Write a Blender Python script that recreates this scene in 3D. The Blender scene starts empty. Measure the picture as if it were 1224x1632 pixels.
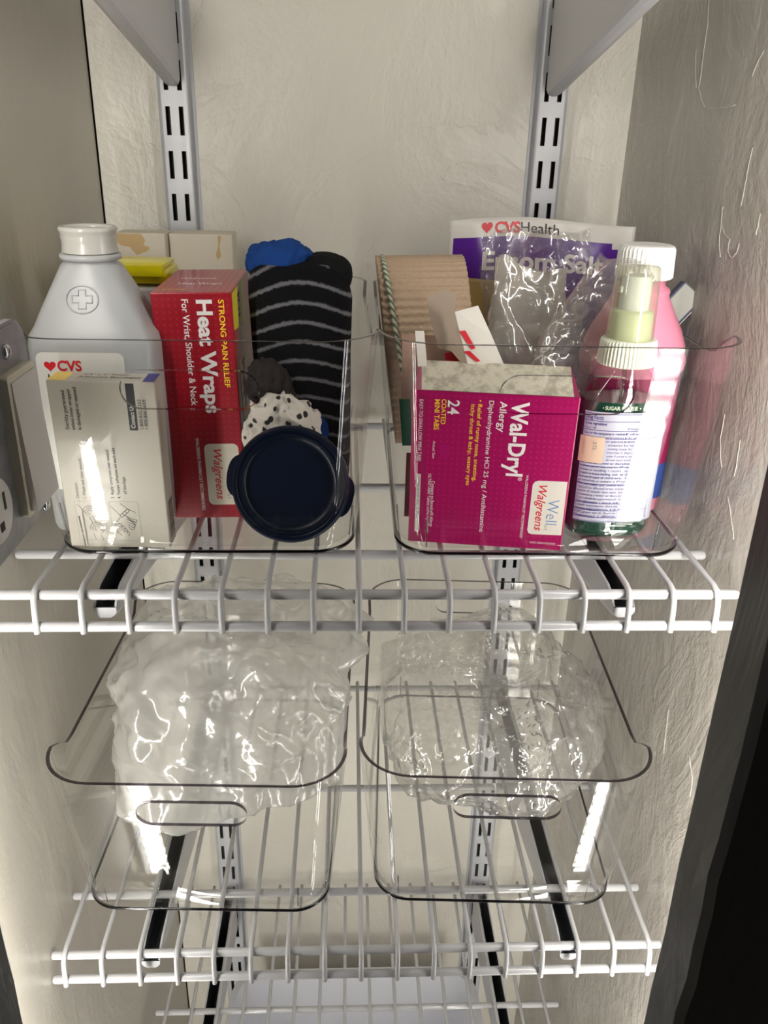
import bpy, bmesh, math, random
from mathutils import Vector, Matrix, noise
PI = math.pi
SC = bpy.context.scene
COL = SC.collection
MM = 0.001
ZO = 1300.0            # camera-height datum: all heights below are in mm relative to it

# ------------------------------------------------------------------ camera, world, light, exposure
def L3(x, y, z): return Vector((x*MM, y*MM, (z+ZO)*MM))
def setup_camera():
    f, yaw, pitch, roll = 1328.336, 0.047936, 0.415568, 0.024198
    cy, sy, cp, sp = math.cos(yaw), math.sin(yaw), math.cos(pitch), math.sin(pitch)
    fw = Vector((sy*cp, cy*cp, -sp)); r0 = Vector((cy, -sy, 0)); u0 = r0.cross(fw)
    r = math.cos(roll)*r0 + math.sin(roll)*u0
    u = -math.sin(roll)*r0 + math.cos(roll)*u0
    cam = bpy.data.cameras.new('camera'); o = bpy.data.objects.new('camera', cam); COL.objects.link(o)
    m = Matrix((r, u, -fw)).transposed().to_4x4(); m.translation = L3(-11.885, -723.398, -11.131)
    o.matrix_world = m
    cam.sensor_fit = 'HORIZONTAL'; cam.sensor_width = 36.0; cam.lens = f/1224*36
    cam.clip_start = 0.01
    SC.camera = o
setup_camera()
SC.view_settings.view_transform = 'Standard'; SC.view_settings.look = 'None'
SC.view_settings.gamma = 1.0; SC.view_settings.use_curve_mapping = False
SC.view_settings.exposure = 0.0
SC.cycles.max_bounces = 14; SC.cycles.transparent_max_bounces = 40
SC.cycles.glossy_bounces = 6; SC.cycles.transmission_bounces = 10; SC.cycles.diffuse_bounces = 5
LED_POWER = 35.0
w = bpy.data.worlds.new('dim_room'); SC.world = w; w.use_nodes = True
w.node_tree.nodes['Background'].inputs[0].default_value = (1.0, 0.93, 0.85, 1)
w.node_tree.nodes['Background'].inputs[1].default_value = 0.035

# ------------------------------------------------------------------ materials
def srgb(r, g, b):
    f = lambda c: (c/255/12.92) if c/255 <= .04045 else ((c/255+.055)/1.055)**2.4
    return (f(r), f(g), f(b), 1)
MATS = {}
def mat(name, col, rough=.5, metal=0.0, spec=.5, coat=0.0, trans=0.0, ior=1.5):
    if name in MATS: return MATS[name]
    m = bpy.data.materials.new(name); m.use_nodes = True
    p = m.node_tree.nodes['Principled BSDF']
    p.inputs['Base Color'].default_value = col
    p.inputs['Roughness'].default_value = rough
    p.inputs['Metallic'].default_value = metal
    p.inputs['Specular IOR Level'].default_value = spec
    p.inputs['Coat Weight'].default_value = coat
    p.inputs['Transmission Weight'].default_value = trans
    p.inputs['IOR'].default_value = ior
    MATS[name] = m
    return m
def nodes(m): return m.node_tree.nodes, m.node_tree.links, m.node_tree.nodes['Principled BSDF']
def noise_node(N, LK, scale, detail=4, rough=.55, stretch=None, dist=0.0):
    tc = N.new('ShaderNodeTexCoord'); mp = N.new('ShaderNodeMapping')
    LK.new(tc.outputs['Object'], mp.inputs[0])
    if stretch: mp.inputs['Scale'].default_value = stretch
    n = N.new('ShaderNodeTexNoise'); n.inputs['Scale'].default_value = scale
    n.inputs['Detail'].default_value = detail; n.inputs['Roughness'].default_value = rough
    n.inputs['Distortion'].default_value = dist
    LK.new(mp.outputs[0], n.inputs['Vector'])
    return n, mp
def add_bump(m, hsock, strength, dist, prev=None):
    N, LK, p = nodes(m)
    b = N.new('ShaderNodeBump'); b.inputs['Strength'].default_value = strength; b.inputs['Distance'].default_value = dist
    LK.new(hsock, b.inputs['Height'])
    if prev: LK.new(prev.outputs[0], b.inputs['Normal'])
    LK.new(b.outputs[0], p.inputs['Normal'])
    return b
def ramp(N, LK, src, stops):
    r = N.new('ShaderNodeValToRGB'); e = r.color_ramp.elements
    while len(e) < len(stops): e.new(.5)
    for k, (pos, c) in enumerate(stops): e[k].position = pos; e[k].color = c
    LK.new(src, r.inputs[0]); return r

def paint_material(name, col, rough, bump, stretch, fine=.5):
    m = mat(name, col, rough, spec=.5); N, LK, p = nodes(m)
    n1, _ = noise_node(N, LK, 9, 6, .6, stretch, .4)
    n2, _ = noise_node(N, LK, 60, 5, .6, stretch)
    # chips and ridges of many old coats of paint
    n3, mp = noise_node(N, LK, 5.5, 8, .62, stretch, 1.6)
    r3 = ramp(N, LK, n3.outputs[0], [(.47, (0, 0, 0, 1)), (.497, (1, 1, 1, 1)), (.506, (1, 1, 1, 1)), (.56, (.25, .25, .25, 1))])
    b = add_bump(m, n1.outputs[0], bump, .012)
    b = add_bump(m, n2.outputs[0], bump*fine, .002, b)
    b = add_bump(m, r3.outputs[0], bump*.55, .0016, b)
    mix = ramp(N, LK, n1.outputs[0], [(.3, tuple(c*.93 for c in col[:3])+(1,)), (.7, col)])
    LK.new(mix.outputs[0], p.inputs['Base Color'])
    return m
M_BACK = paint_material('cream_gloss_paint_back_lit', (.72, .69, .61, 1), .34, .52, (1, 1, .8))  # same paint on every wall; this copy lightened as the lit one
M_SIDE = paint_material('cream_gloss_paint_side_shaded', (.42, .39, .345, 1), .17, .60, (1, 1, .72), .18)  # same paint, base colour darkened to put shade on the right wall
M_LEFT = paint_material('cream_gloss_paint_left_shaded', (.50, .47, .40, 1), .32, .16, (1, 1, .5))  # same paint again, dimmer light on this side put into the colour
M_JAMB = mat('charcoal_jamb_paint', (.048, .046, .043, 1), .45)
N_, LK_, P_ = nodes(M_JAMB); nn, _ = noise_node(N_, LK_, 14, 5, .6, (1, 1, .3), .8); add_bump(M_JAMB, nn.outputs[0], .5, .008)
M_DARK = mat('gap_dark', (.03, .025, .02, 1), .9)
M_WIRE = mat('white_epoxy_coating', (.43, .43, .435, 1), .28, coat=.3)
M_STD = mat('pale_grey_enamel', (.50, .51, .54, 1), .24, coat=.2)
M_BRK = mat('grey_enamel_bracket', (.47, .47, .485, 1), .38)
M_SLOT = mat('slot_dark_back', (.035, .035, .03, 1), .8)
M_CHAN = mat('bare_dark_steel', (.085, .09, .098, 1), .3, metal=.35)
M_GALV = mat('galvanised_steel', (.42, .43, .45, 1), .38, metal=.75)
N_, LK_, P_ = nodes(M_GALV); nn, _ = noise_node(N_, LK_, 55, 3); rr = ramp(N_, LK_, nn.outputs[0], [(.3, (.30, .31, .33, 1)), (.7, (.50, .51, .53, 1))]); LK_.new(rr.outputs[0], P_.inputs['Base Color'])
M_CHROME = mat('screw_zinc', (.6, .61, .63, 1), .2, metal=1)
M_IVORY = mat('ivory_plastic', (.62, .58, .46, 1), .4)
M_SWITCH = mat('white_switch_plastic', (.60, .58, .55, 1), .45)
M_WHITE = mat('white_plastic', (.78, .77, .74, 1), .35)
M_WBIN = mat('cool_white_plastic', (.70, .71, .75, 1), .45)
M_BLACK = mat('black_ink', (.02, .02, .022, 1), .5)
M_INKW = mat('white_ink', (.80, .76, .74, 1), .45)
M_INKY = mat('yellow_ink', (.85, .58, .02, 1), .45)
M_INKR = mat('red_ink', (.62, .01, .03, 1), .45)
M_INKN = mat('navy_ink', (.05, .045, .22, 1), .45)
M_INKB = mat('blue_ink', (.10, .22, .48, 1), .45)
M_INKG = mat('grey_ink', (.30, .30, .28, 1), .5)
M_HEART = mat('heart_red', (.65, .01, .02, 1), .4)

def film(name, tint, base, gloss=.03, edge=.75, power=5.0, diff=0.0, dcol=(.8, .8, .78, 1), bump=None):
    """thin clear plastic: see-through film with a glossy sheen that grows towards grazing view, optional milkiness"""
    if name in MATS: return MATS[name]
    m = bpy.data.materials.new(name); m.use_nodes = True
    N, LK = m.node_tree.nodes, m.node_tree.links
    N.remove(N['Principled BSDF']); out = N['Material Output']
    t = N.new('ShaderNodeBsdfTransparent'); t.inputs[0].default_value = tint
    g = N.new('ShaderNodeBsdfGlossy'); g.inputs['Roughness'].default_value = gloss; g.inputs['Color'].default_value = (1, 1, 1, 1)
    lw = N.new('ShaderNodeLayerWeight'); lw.inputs[0].default_value = .5
    pw = N.new('ShaderNodeMath'); pw.operation = 'POWER'; pw.inputs[1].default_value = power
    ml = N.new('ShaderNodeMath'); ml.operation = 'MULTIPLY_ADD'; ml.inputs[1].default_value = edge; ml.inputs[2].default_value = base
    LK.new(lw.outputs['Facing'], pw.inputs[0]); LK.new(pw.outputs[0], ml.inputs[0])
    first = t
    if diff > 0:
        d = N.new('ShaderNodeBsdfDiffuse'); d.inputs[0].default_value = dcol
        tr = N.new('ShaderNodeBsdfTranslucent'); tr.inputs[0].default_value = dcol
        m2 = N.new('ShaderNodeMixShader'); m2.inputs[0].default_value = .5
        LK.new(d.outputs[0], m2.inputs[1]); LK.new(tr.outputs[0], m2.inputs[2])
        m1 = N.new('ShaderNodeMixShader'); m1.inputs[0].default_value = diff
        LK.new(t.outputs[0], m1.inputs[1]); LK.new(m2.outputs[0], m1.inputs[2]); first = m1
    mx = N.new('ShaderNodeMixShader')
    LK.new(ml.outputs[0], mx.inputs[0]); LK.new(first.outputs[0], mx.inputs[1]); LK.new(g.outputs[0], mx.inputs[2])
    LK.new(mx.outputs[0], out.inputs['Surface'])
    if bump:
        # creases of crumpled film: cell-shaped facets at two sizes, with wandering borders
        n, _ = noise_node(N, LK, bump[0]*.8, 3, .5)
        mv = N.new('ShaderNodeMix'); mv.data_type = 'VECTOR'; mv.inputs[0].default_value = .06
        tc = N.new('ShaderNodeTexCoord'); LK.new(tc.outputs['Object'], mv.inputs[4]); LK.new(n.outputs['Color'], mv.inputs[5])
        prev = None
        for sc_, st in ((bump[0], bump[1]), (bump[0]*2.7, bump[1]*.55)):
            vo = N.new('ShaderNodeTexVoronoi'); vo.inputs['Scale'].default_value = sc_; LK.new(mv.outputs[1], vo.inputs['Vector'])
            b = N.new('ShaderNodeBump'); b.inputs['Strength'].default_value = st; b.inputs['Distance'].default_value = bump[2]*28/sc_
            LK.new(vo.outputs['Distance'], b.inputs['Height'])
            if prev: LK.new(prev.outputs[0], b.inputs['Normal'])
            prev = b
        LK.new(prev.outputs[0], g.inputs['Normal'])
        if diff > 0: LK.new(prev.outputs[0], d.inputs['Normal']); LK.new(prev.outputs[0], tr.inputs['Normal'])
    MATS[name] = m
    return m
M_CLEAR = film('clear_acrylic', (.988, .988, .985, 1), .018, .02, .6, 4.5)
M_RIM = film('acrylic_edge_dark_refraction', (.12, .10, .12, 1), .04, .08, .95, 3.2)  # clear plastic; dark refraction at its edges is put into the tint
M_RIMC = film('clear_acrylic_edge', (.62, .61, .62, 1), .10, .05, .7)
M_BAGCLR = film('clear_bag_film', (.95, .95, .94, 1), .08, .12, .8, 2.2, .14, (.82, .82, .79, 1), bump=(34, .6, .012))
M_BAGMILK = film('milky_bag_film', (.95, .95, .94, 1), .06, .17, .5, 2.2, .44, (.86, .86, .82, 1), bump=(22, .42, .012))
M_ZIPBAG = film('zip_bag_film', (.92, .91, .89, 1), .10, .10, .6, 2.5, .46, (.62, .59, .52, 1), bump=(20, .26, .010))
M_BAGCLR2 = film('crinkled_bag_film', (.93, .93, .92, 1), .08, .12, .8, 2.2, .22, (.66, .63, .58, 1), bump=(28, .42, .010))
M_BAGDRAPE = film('draped_bag_film', (.92, .91, .90, 1), .08, .12, .8, 2.2, .10, (.62, .60, .58, 1), bump=(26, .42, .010))
M_BOTCLR = film('clear_bottle_wall', (.93, .95, .93, 1), .05, .04, .7)

# ------------------------------------------------------------------ mesh helpers (all in mm)
def obj(name, bm, m, parent=None, smooth=False, loc=None, rot=None, autosm=None):
    me = bpy.data.meshes.new(name)
    for v in bm.verts: v.co *= MM
    bmesh.ops.recalc_face_normals(bm, faces=bm.faces) if smooth != 'keep' else None
    bm.to_mesh(me); bm.free()
    for x in (m if isinstance(m, (list, tuple)) else [m]): me.materials.append(x)
    if smooth:
        for p in me.polygons: p.use_smooth = True
        if autosm:
            try: me.set_sharp_from_angle(angle=math.radians(autosm))
            except Exception: pass
    o = bpy.data.objects.new(name, me); COL.objects.link(o)
    if parent: o.parent = parent
    if loc is not None: o.location = loc
    if rot is not None: o.rotation_euler = rot
    return o
def thing(name, label, cat, x, y, z, rot=(0, 0, 0), group=None):
    o = bpy.data.objects.new(name, None); COL.objects.link(o); o.empty_display_size = .01
    o.location = L3(x, y, z); o.rotation_euler = rot
    o['label'] = label; o['category'] = cat
    if group: o['group'] = group
    return o
def tag(o, label, cat, group=None):
    o['label'] = label; o['category'] = cat
    if group: o['group'] = group
    return o
def structure(o): o['kind'] = 'structure'; return o
def NB(): return bmesh.new()
def box(bm, x0, y0, z0, x1, y1, z1, bev=0, mi=0, seg=2):
    vs = [bm.verts.new((x, y, z)) for z in (z0, z1) for y in (y0, y1) for x in (x0, x1)]
    fs = [(0, 2, 3, 1), (4, 5, 7, 6), (0, 1, 5, 4), (1, 3, 7, 5), (3, 2, 6, 7), (2, 0, 4, 6)]
    faces = [bm.faces.new([vs[i] for i in f]) for f in fs]
    for f in faces: f.material_index = mi
    if bev:
        es = list({e for f in faces for e in f.edges})
        r = bmesh.ops.bevel(bm, geom=es, offset=bev, segments=seg, affect='EDGES', profile=.5)
        for f in r['faces']: f.material_index = mi
    return faces
def rings(bm, loops, cap0=True, cap1=True, mi=0):
    rs = [[bm.verts.new(p) for p in l] for l in loops]
    n = len(rs[0])
    for a, b in zip(rs, rs[1:]):
        for i in range(n):
            f = bm.faces.new((a[i], a[(i+1) % n], b[(i+1) % n], b[i])); f.material_index = mi
    if cap0: bm.faces.new(list(reversed(rs[0]))).material_index = mi
    if cap1: bm.faces.new(rs[-1]).material_index = mi
    return rs
def circ(r, z, n=32, cx=0, cy=0, ry=None):
    ry = r if ry is None else ry
    return [(cx+r*math.cos(2*PI*i/n), cy+ry*math.sin(2*PI*i/n), z) for i in range(n)]
def sup(a, b, z, e=4, n=48, cx=0, cy=0):
    out = []
    for i in range(n):
        t = 2*PI*i/n; c, s = math.cos(t), math.sin(t)
        out.append((cx+a*math.copysign(abs(c)**(2/e), c), cy+b*math.copysign(abs(s)**(2/e), s), z))
    return out
def lathe(bm, prof, n=40, cap0=True, cap1=True, mi=0): return rings(bm, [circ(r, z, n) for r, z in prof], cap0, cap1, mi)
def tube(bm, pts, r, n=10, closed=False, cap=True):
    pts = [Vector(p) for p in pts]; L = len(pts); loops = []; up = None
    for i, p in enumerate(pts):
        a = pts[(i-1) % L] if (closed or i > 0) else p
        b = pts[(i+1) % L] if (closed or i < L-1) else p
        t = (b-a).normalized()
        if up is None:
            up = Vector((0, 0, 1)) if abs(t.z) < .9 else Vector((0, 1, 0))
        s = t.cross(up).normalized(); up = s.cross(t).normalized()
        loops.append([p+s*(r*math.cos(2*PI*k/n))+up*(r*math.sin(2*PI*k/n)) for k in range(n)])
    rs = [[bm.verts.new(q) for q in l] for l in loops]
    rng = range(L if closed else L-1)
    for i in rng:
        a, b = rs[i], rs[(i+1) % L]
        for k in range(n): bm.faces.new((a[k], a[(k+1) % n], b[(k+1) % n], b[k]))
    if not closed and cap: bm.faces.new(rs[0]); bm.faces.new(list(reversed(rs[-1])))
def rrect(x0, z0, x1, z1, r, n=6):
    out = []
    for cx, cz, a0 in ((x1-r, z1-r, 0), (x0+r, z1-r, 90), (x0+r, z0+r, 180), (x1-r, z0+r, 270)):
        for k in range(n+1):
            a = math.radians(a0+90*k/n); out.append((cx+r*math.cos(a), cz+r*math.sin(a)))
    return out
def plate_xz(bm, pts, y0, y1, mi=0):
    """closed outline in the x-z plane given thickness in y"""
    a = [bm.verts.new((x, y0, z)) for x, z in pts]; b = [bm.verts.new((x, y1, z)) for x, z in pts]
    n = len(pts)
    bm.faces.new(a).material_index = mi; bm.faces.new(list(reversed(b))).material_index = mi
    for i in range(n): bm.faces.new((a[i], b[i], b[(i+1) % n], a[(i+1) % n])).material_index = mi
def dup(o, parent, loc=None, rot=None):
    c = o.copy(); COL.objects.link(c); c.parent = parent
    if loc is not None: c.location = loc
    if rot is not None: c.rotation_euler = rot
    return c

# ------------------------------------------------------------------ lettering: built-in outline font turned into flat meshes
_TC = {}
def text_mesh(body, bold=0.0, shear=0.0):
    k = (body, bold, shear)
    if k in _TC: return _TC[k]
    cu = bpy.data.curves.new('t', 'FONT'); cu.body = body; cu.size = 1.0; cu.offset = bold; cu.shear = shear
    cu.resolution_u = 3
    o = bpy.data.objects.new('t', cu); COL.objects.link(o)
    dg = bpy.context.evaluated_depsgraph_get()
    me = bpy.data.meshes.new_from_object(o.evaluated_get(dg), depsgraph=dg)
    bpy.data.objects.remove(o); bpy.data.curves.remove(cu)
    vs = [tuple(v.co) for v in me.vertices]; fs = [tuple(p.vertices) for p in me.polygons]
    bpy.data.meshes.remove(me)
    _TC[k] = (vs, fs); return _TC[k]
class Print:
    """lettering gathered per ink on one face; (u, v) in mm on the face, ux/vy face axes, origin on the surface"""
    def __init__(s, origin, U, V, N):
        s.o, s.U, s.V, s.N = Vector(origin), Vector(U), Vector(V), Vector(N); s.bms = {}
    def bm(s, m):
        if m.name not in s.bms: s.bms[m.name] = (NB(), m)
        return s.bms[m.name][0]
    def P(s, u, v, lift): return s.o + s.U*u + s.V*v + s.N*lift
    def text(s, m, body, u, v, length, cap, d='r', bold=.015, shear=0.0, lift=.14):
        vs, fs = text_mesh(body, bold, shear)
        x0 = min(p[0] for p in vs); x1 = max(p[0] for p in vs)
        sx = length/(x1-x0); sy = cap/.70
        X, Y = {'r': ((1, 0), (0, 1)), 'd': ((0, -1), (1, 0)), 'u': ((0, 1), (-1, 0))}[d]
        b = s.bm(m); nv = []
        for p in vs:
            a, c = (p[0]-x0)*sx, p[1]*sy
            nv.append(b.verts.new(s.P(u+X[0]*a+Y[0]*c, v+X[1]*a+Y[1]*c, lift)))
        for f in fs:
            try: b.faces.new([nv[i] for i in f])
            except ValueError: pass
    def poly(s, m, pts, lift=.07):
        b = s.bm(m); b.faces.new([b.verts.new(s.P(u, v, lift)) for u, v in pts])
    def rect(s, m, u0, v0, u1, v1, lift=.07): s.poly(m, [(u0, v0), (u1, v0), (u1, v1), (u0, v1)], lift)
    def line(s, m, pts, wd, lift=.10):
        for (a, b), (c, d) in zip(pts, pts[1:]):
            l = math.hypot(c-a, d-b) or 1; nx, ny = -(d-b)/l*wd/2, (c-a)/l*wd/2
            s.poly(m, [(a+nx, b+ny), (a-nx, b-ny), (c-nx, d-ny), (c+nx, d+ny)], lift)
    def heart(s, m, u, v, sz, lift=.12):
        pts = []
        for k in range(28):
            t = 2*PI*k/28
            pts.append((u+sz*16*math.sin(t)**3/32, v+sz*(13*math.cos(t)-5*math.cos(2*t)-2*math.cos(3*t)-math.cos(4*t))/32))
        s.poly(m, pts, lift)
    def done(s, parent, names={}):
        for c in parent.children:            # print belongs to the carton / bottle it is on
            if c.name.split('.')[0] in ('carton', 'bottle_body', 'front_label'): parent = c; break
        for k, (b, m) in s.bms.items():
            o = obj(names.get(k, 'printed_text'), b, m, parent, smooth='keep')
            for p in o.data.polygons: p.use_smooth = False
            if k in names and isinstance(names[k], tuple): pass

# ------------------------------------------------------------------ the closet shell
XL, XR, YB = -214.0, 214.5, 13.0
ZT, ZF = 420.0, -1110.0
def slab(name, x0, y0, z0, x1, y1, z1, m):
    b = NB(); box(b, x0, y0, z0+ZO, x1, y1, z1+ZO); return structure(obj(name, b, m))
slab('wall_back', XL+1.3, YB, ZF, XR+40, YB+20, ZT, M_BACK)
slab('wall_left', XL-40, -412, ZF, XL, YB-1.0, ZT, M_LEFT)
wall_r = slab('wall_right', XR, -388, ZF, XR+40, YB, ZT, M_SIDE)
RIDGES = [[(-120.0, 76.6), (-124.5, 62.3), (-124.7, 48.3), (-126.3, 35.8), (-126.2, 26.8), (-133.9, 19.1), (-142.2, 14.5)],
          [(-142.2, 14.5), (-158.7, 13.2), (-175.2, 14.0), (-187.5, 14.6)], [(-212.5, 39.9), (-208.8, 36.2), (-205.3, 31.9), (-203.8, 28.2)],
          [(-197.6, -51.4), (-204.7, -56.9), (-212.7, -58.6), (-213.0, -65.0), (-219.9, -68.5), (-225.0, -64.3), (-226.2, -59.3)],
          [(-245.3, -52.9), (-245.4, -46.3), (-245.5, -41.4)], [(-219.0, -39.9), (-220.3, -29.7), (-219.9, -19.7), (-221.1, -8.3)],
          [(-111.5, 49.5), (-114.4, 38.4), (-121.8, 27.0)], [(-194.9, -41.5), (-196.3, -48.6), (-198.3, -61.1), (-204.0, -69.7)],
          [(-291.6, -218.5), (-281.8, -206.7), (-273.5, -198.2)], [(-258.7, -185.8), (-250.0, -170.8), (-249.4, -155.1)],
          [(-305.4, -399.8), (-303.4, -385.8), (-291.8, -374.9)], [(-257.1, -404.0), (-253.4, -384.8), (-251.7, -369.9)], [(-274.7, -162.4), (-276.2, -173.3), (-276.4, -185.0)]]
M_RIDGE = mat('cracked_paint_lip', (.46, .43, .38, 1), .15)
for ln in RIDGES:        # raised lips of cracked paint on the right wall
    b = NB(); rnd = random.Random(len(ln)+int(ln[0][0])); pts = []
    for (y0, z0), (y1, z1) in zip(ln, ln[1:]):
        for k in range(4): f = k/4; pts.append((XR, y0+(y1-y0)*f+rnd.uniform(-.5, .5), z0+(z1-z0)*f+rnd.uniform(-.4, .4)+ZO))
    pts.append((XR, ln[-1][0], ln[-1][1]+ZO))
    tube(b, pts, .38, 6); obj('paint_ridge', b, M_RIDGE, wall_r, smooth=True)
slab('floor', XL-40, -500, ZF-20, XR+40, YB+20, ZF, M_LEFT)
slab('ceiling', XL-40, -500, ZT, XR+40, YB+20, ZT+20, M_BACK)
b = NB(); box(b, XL-3, YB+6, ZF+ZO, XL+4, YB+22, ZT+ZO); structure(obj('trim_3', b, M_DARK))   # dark gap behind the open corner joint
def jamb(name, xi, xo, y0, y1):
    # inner edge slightly wavy from layers of paint
    b = NB(); rnd = random.Random(name); s = 1 if xo > xi else -1
    loops = []
    nz = 60
    for k in range(nz+1):
        z = ZF+(ZT-ZF)*k/nz
        j = noise.noise(Vector((0, 3.1, z*.02)))*1.0
        q = noise.noise(Vector((5, 1.7, z*.03)))*1.6
        loops.append([(xi+j, y1, z+ZO), (xi+j+s*.4, (y0+y1)/2, z+ZO), (xi+q, y0+4, z+ZO), (xi+q+s*4, y0, z+ZO), (xo, y0, z+ZO), (xo, y1, z+ZO)])
    rings(b, loops)
    return structure(obj(name, b, M_JAMB, smooth=False))
jamb('trim_1', 172.0, 420.0, -423, -388)
jamb('trim_2', -188.0, -420.0, -448, -412.4)

# LED strips: white light bars running up both sides just behind the jambs
def led_material():
    m = bpy.data.materials.new('led_diffuser'); m.use_nodes = True
    N, LK = m.node_tree.nodes, m.node_tree.links; N.remove(N['Principled BSDF'])
    e = N.new('ShaderNodeEmission'); e.inputs[0].default_value = (1.0, .965, .90, 1)
    tc = N.new('ShaderNodeTexCoord'); sp = N.new('ShaderNodeSeparateXYZ'); LK.new(tc.outputs['Object'], sp.inputs[0])
    mu = N.new('ShaderNodeMath'); mu.operation = 'MULTIPLY'; mu.inputs[1].default_value = 2*PI/.0155
    si = N.new('ShaderNodeMath'); si.operation = 'SINE'
    ma = N.new('ShaderNodeMath'); ma.operation = 'MULTIPLY_ADD'; ma.inputs[1].default_value = .62*LED_POWER; ma.inputs[2].default_value = LED_POWER
    LK.new(sp.outputs['Z'], mu.inputs[0]); LK.new(mu.outputs[0], si.inputs[0]); LK.new(si.outputs[0], ma.inputs[0]); LK.new(ma.outputs[0], e.inputs[1])
    LK.new(e.outputs[0], N['Material Output'].inputs['Surface'])
    return m
M_LED = led_material()
def led_strip(x, y, nx, ny, label, z0=-1080, z1=250):
    t = thing('led_strip', label, 'light strip', x, y, z0)
    a = math.atan2(ny, nx); c, s = math.cos(a), math.sin(a)
    def put(b): 
        for v in b.verts: v.co = Vector((v.co.x*c-v.co.y*s, v.co.x*s+v.co.y*c, v.co.z))
    b = NB(); box(b, -4, -9.5, 0, -.5, 9.5, z1-z0); box(b, -.5, -9.5, 0, 11 if x > 0 else 1.0, -8.6, z1-z0); box(b, -.5, 8.6, 0, 11 if x < 0 else 1.0, 9.5, z1-z0); put(b); obj('channel', b, M_STD, t)  # tall outer lip added to block light from the side wall
    b = NB(); vs = [b.verts.new(p) for p in ((.6, -8.5, 2), (.6, 8.5, 2), (.6, 8.5, z1-z0-2), (.6, -8.5, z1-z0-2))]; b.faces.new(vs); put(b); obj('diffuser', b, M_LED, t)
led_strip(194, -383.5, -.0, 1, 'white light bar hidden behind the right dark jamb')
led_strip(-200.5, -408, .0, 1, 'white light bar hidden behind the left dark jamb')

# ------------------------------------------------------------------ wall standards (slotted uprights)
def wall_standard(x, off, label):
    t = thing('slotted_wall_standard', label, 'shelf upright', x, YB, 0)
    PITCH, SH, SW, G = 31.72, 20.5, 3.6, 5.15
    W2, DP = 11.0, 13.0
    zlo, zhi = -1060.0, 400.0
    xs = [-W2+1.5, -G-SW/2, -G+SW/2, G-SW/2, G+SW/2, W2-1.5]
    b = NB()
    k0 = math.ceil((zlo-off)/PITCH)+1; k1 = math.floor((zhi-off)/PITCH)-1
    zs = [zlo]
    for k in range(k0, k1+1): zs += [off+k*PITCH-SH/2, off+k*PITCH+SH/2]
    zs.append(zhi)
    grid = [[b.verts.new((X, -DP, z)) for X in xs] for z in zs]
    for r in range(len(zs)-1):
        for c in range(len(xs)-1):
            if r % 2 == 1 and c in (1, 3): continue
            b.faces.new((grid[r][c], grid[r][c+1], grid[r+1][c+1], grid[r+1][c]))
    for sgn, c in ((-1, 0), (1, len(xs)-1)):      # rounded shoulders, sides and feet of the channel
        prof = [(sgn*(W2-.4), -DP+.5), (sgn*W2, -DP+1.6), (sgn*W2, -1.6), (sgn*(W2+3.5), -1.2), (sgn*(W2+3.5), 0)]
        prev = [grid[0][c], grid[-1][c]]
        for px, py in prof:
            cur = [b.verts.new((px, py, zlo)), b.verts.new((px, py, zhi))]
            b.faces.new((prev[0], cur[0], cur[1], prev[1])); prev = cur
    ex = bmesh.ops.extrude_edge_only(b, edges=[e for e in b.edges if e.is_boundary and all(abs(v.co.y+DP) < .01 for v in e.verts) and abs(e.verts[0].co.x) <= G+SW/2+.1 and abs(e.verts[1].co.x) <= G+SW/2+.1 and zlo < e.verts[0].co.z < zhi and zlo < e.verts[1].co.z < zhi])
    for v in [g for g in ex['geom'] if isinstance(g, bmesh.types.BMVert)]: v.co.y += 1.3
    obj('channel', b, M_STD, t)
    b = NB(); box(b, -W2+1, -5, zlo, W2-1, -4.6, zhi); obj('slot_backing', b, M_SLOT, t)
    return t
wall_standard(-147.6, 1.76, 'white slotted upright on the back wall, left one')
wall_standard(147.6, .55, 'white slotted upright on the back wall, right one')

# ------------------------------------------------------------------ shelf brackets and wire shelves
def bracket_meshes():
    Y0, Y1 = -2.0, -312.0
    HW, TH = 6.4, 1.3
    def hgt(y): f = (y-Y0)/(Y1-Y0); return 66-51*f
    def ztop(y): return -7.0 if y <= Y1+TH+.01 else (-2.5 if y <= -306 else 0)
    st = [Y0, -12, -80, -160, -240, -296, -306, Y1]
    b = NB(); ou = []
    for y in st:
        h = hgt(y); r = 4.5; sh = 0
        if y == Y1: sh = 1.5; r = 3.5
        o = [(-HW, ztop(y)), (-HW, -h+r+sh), (-HW+1.4, -h+1.4+sh), (-HW+r, -h+sh), (HW-r, -h+sh), (HW-1.4, -h+1.4+sh), (HW, -h+r+sh), (HW, ztop(y))]
        ou.append([(x, y, z) for x, z in o])
    rs = [[b.verts.new(p) for p in l] for l in ou]
    for a, c in zip(rs, rs[1:]):
        for i in range(7): b.faces.new((a[i], a[i+1], c[i+1], c[i]))
    inner = []
    for y in st:
        yy = max(y, Y1+TH); h = hgt(yy)
        inner.append([(x, yy, z) for x, z in [(-HW+TH, ztop(y)), (-HW+TH, -h+5), (-HW+4.5, -h+TH), (HW-4.5, -h+TH), (HW-TH, -h+5), (HW-TH, ztop(y))]])
    ri = [[b.verts.new(p) for p in l] for l in inner]
    for k, (a, c) in enumerate(zip(ri, ri[1:])):
        for i in range(5): b.faces.new((a[i], c[i], c[i+1], a[i+1])).material_index = 1
    for a, c, e, g in zip(rs, rs[1:], ri, ri[1:]):      # top lips
        b.faces.new((a[0], c[0], g[0], e[0])); b.faces.new((a[7], e[5], g[5], c[7]))
    b.faces.new(rs[-1]);  b.faces.new(list(reversed(ri[-1]))).material_index = 1
    b.faces.new(list(reversed(rs[0])))
    return b
bk = obj('shelf_bracket', bracket_meshes(), [M_BRK, M_CHAN])
hook = NB()
for zz in (-14, -46): box(hook, -1.2, 0, zz-5, 1.2, 10, zz+5, .4)
BR = []
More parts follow.
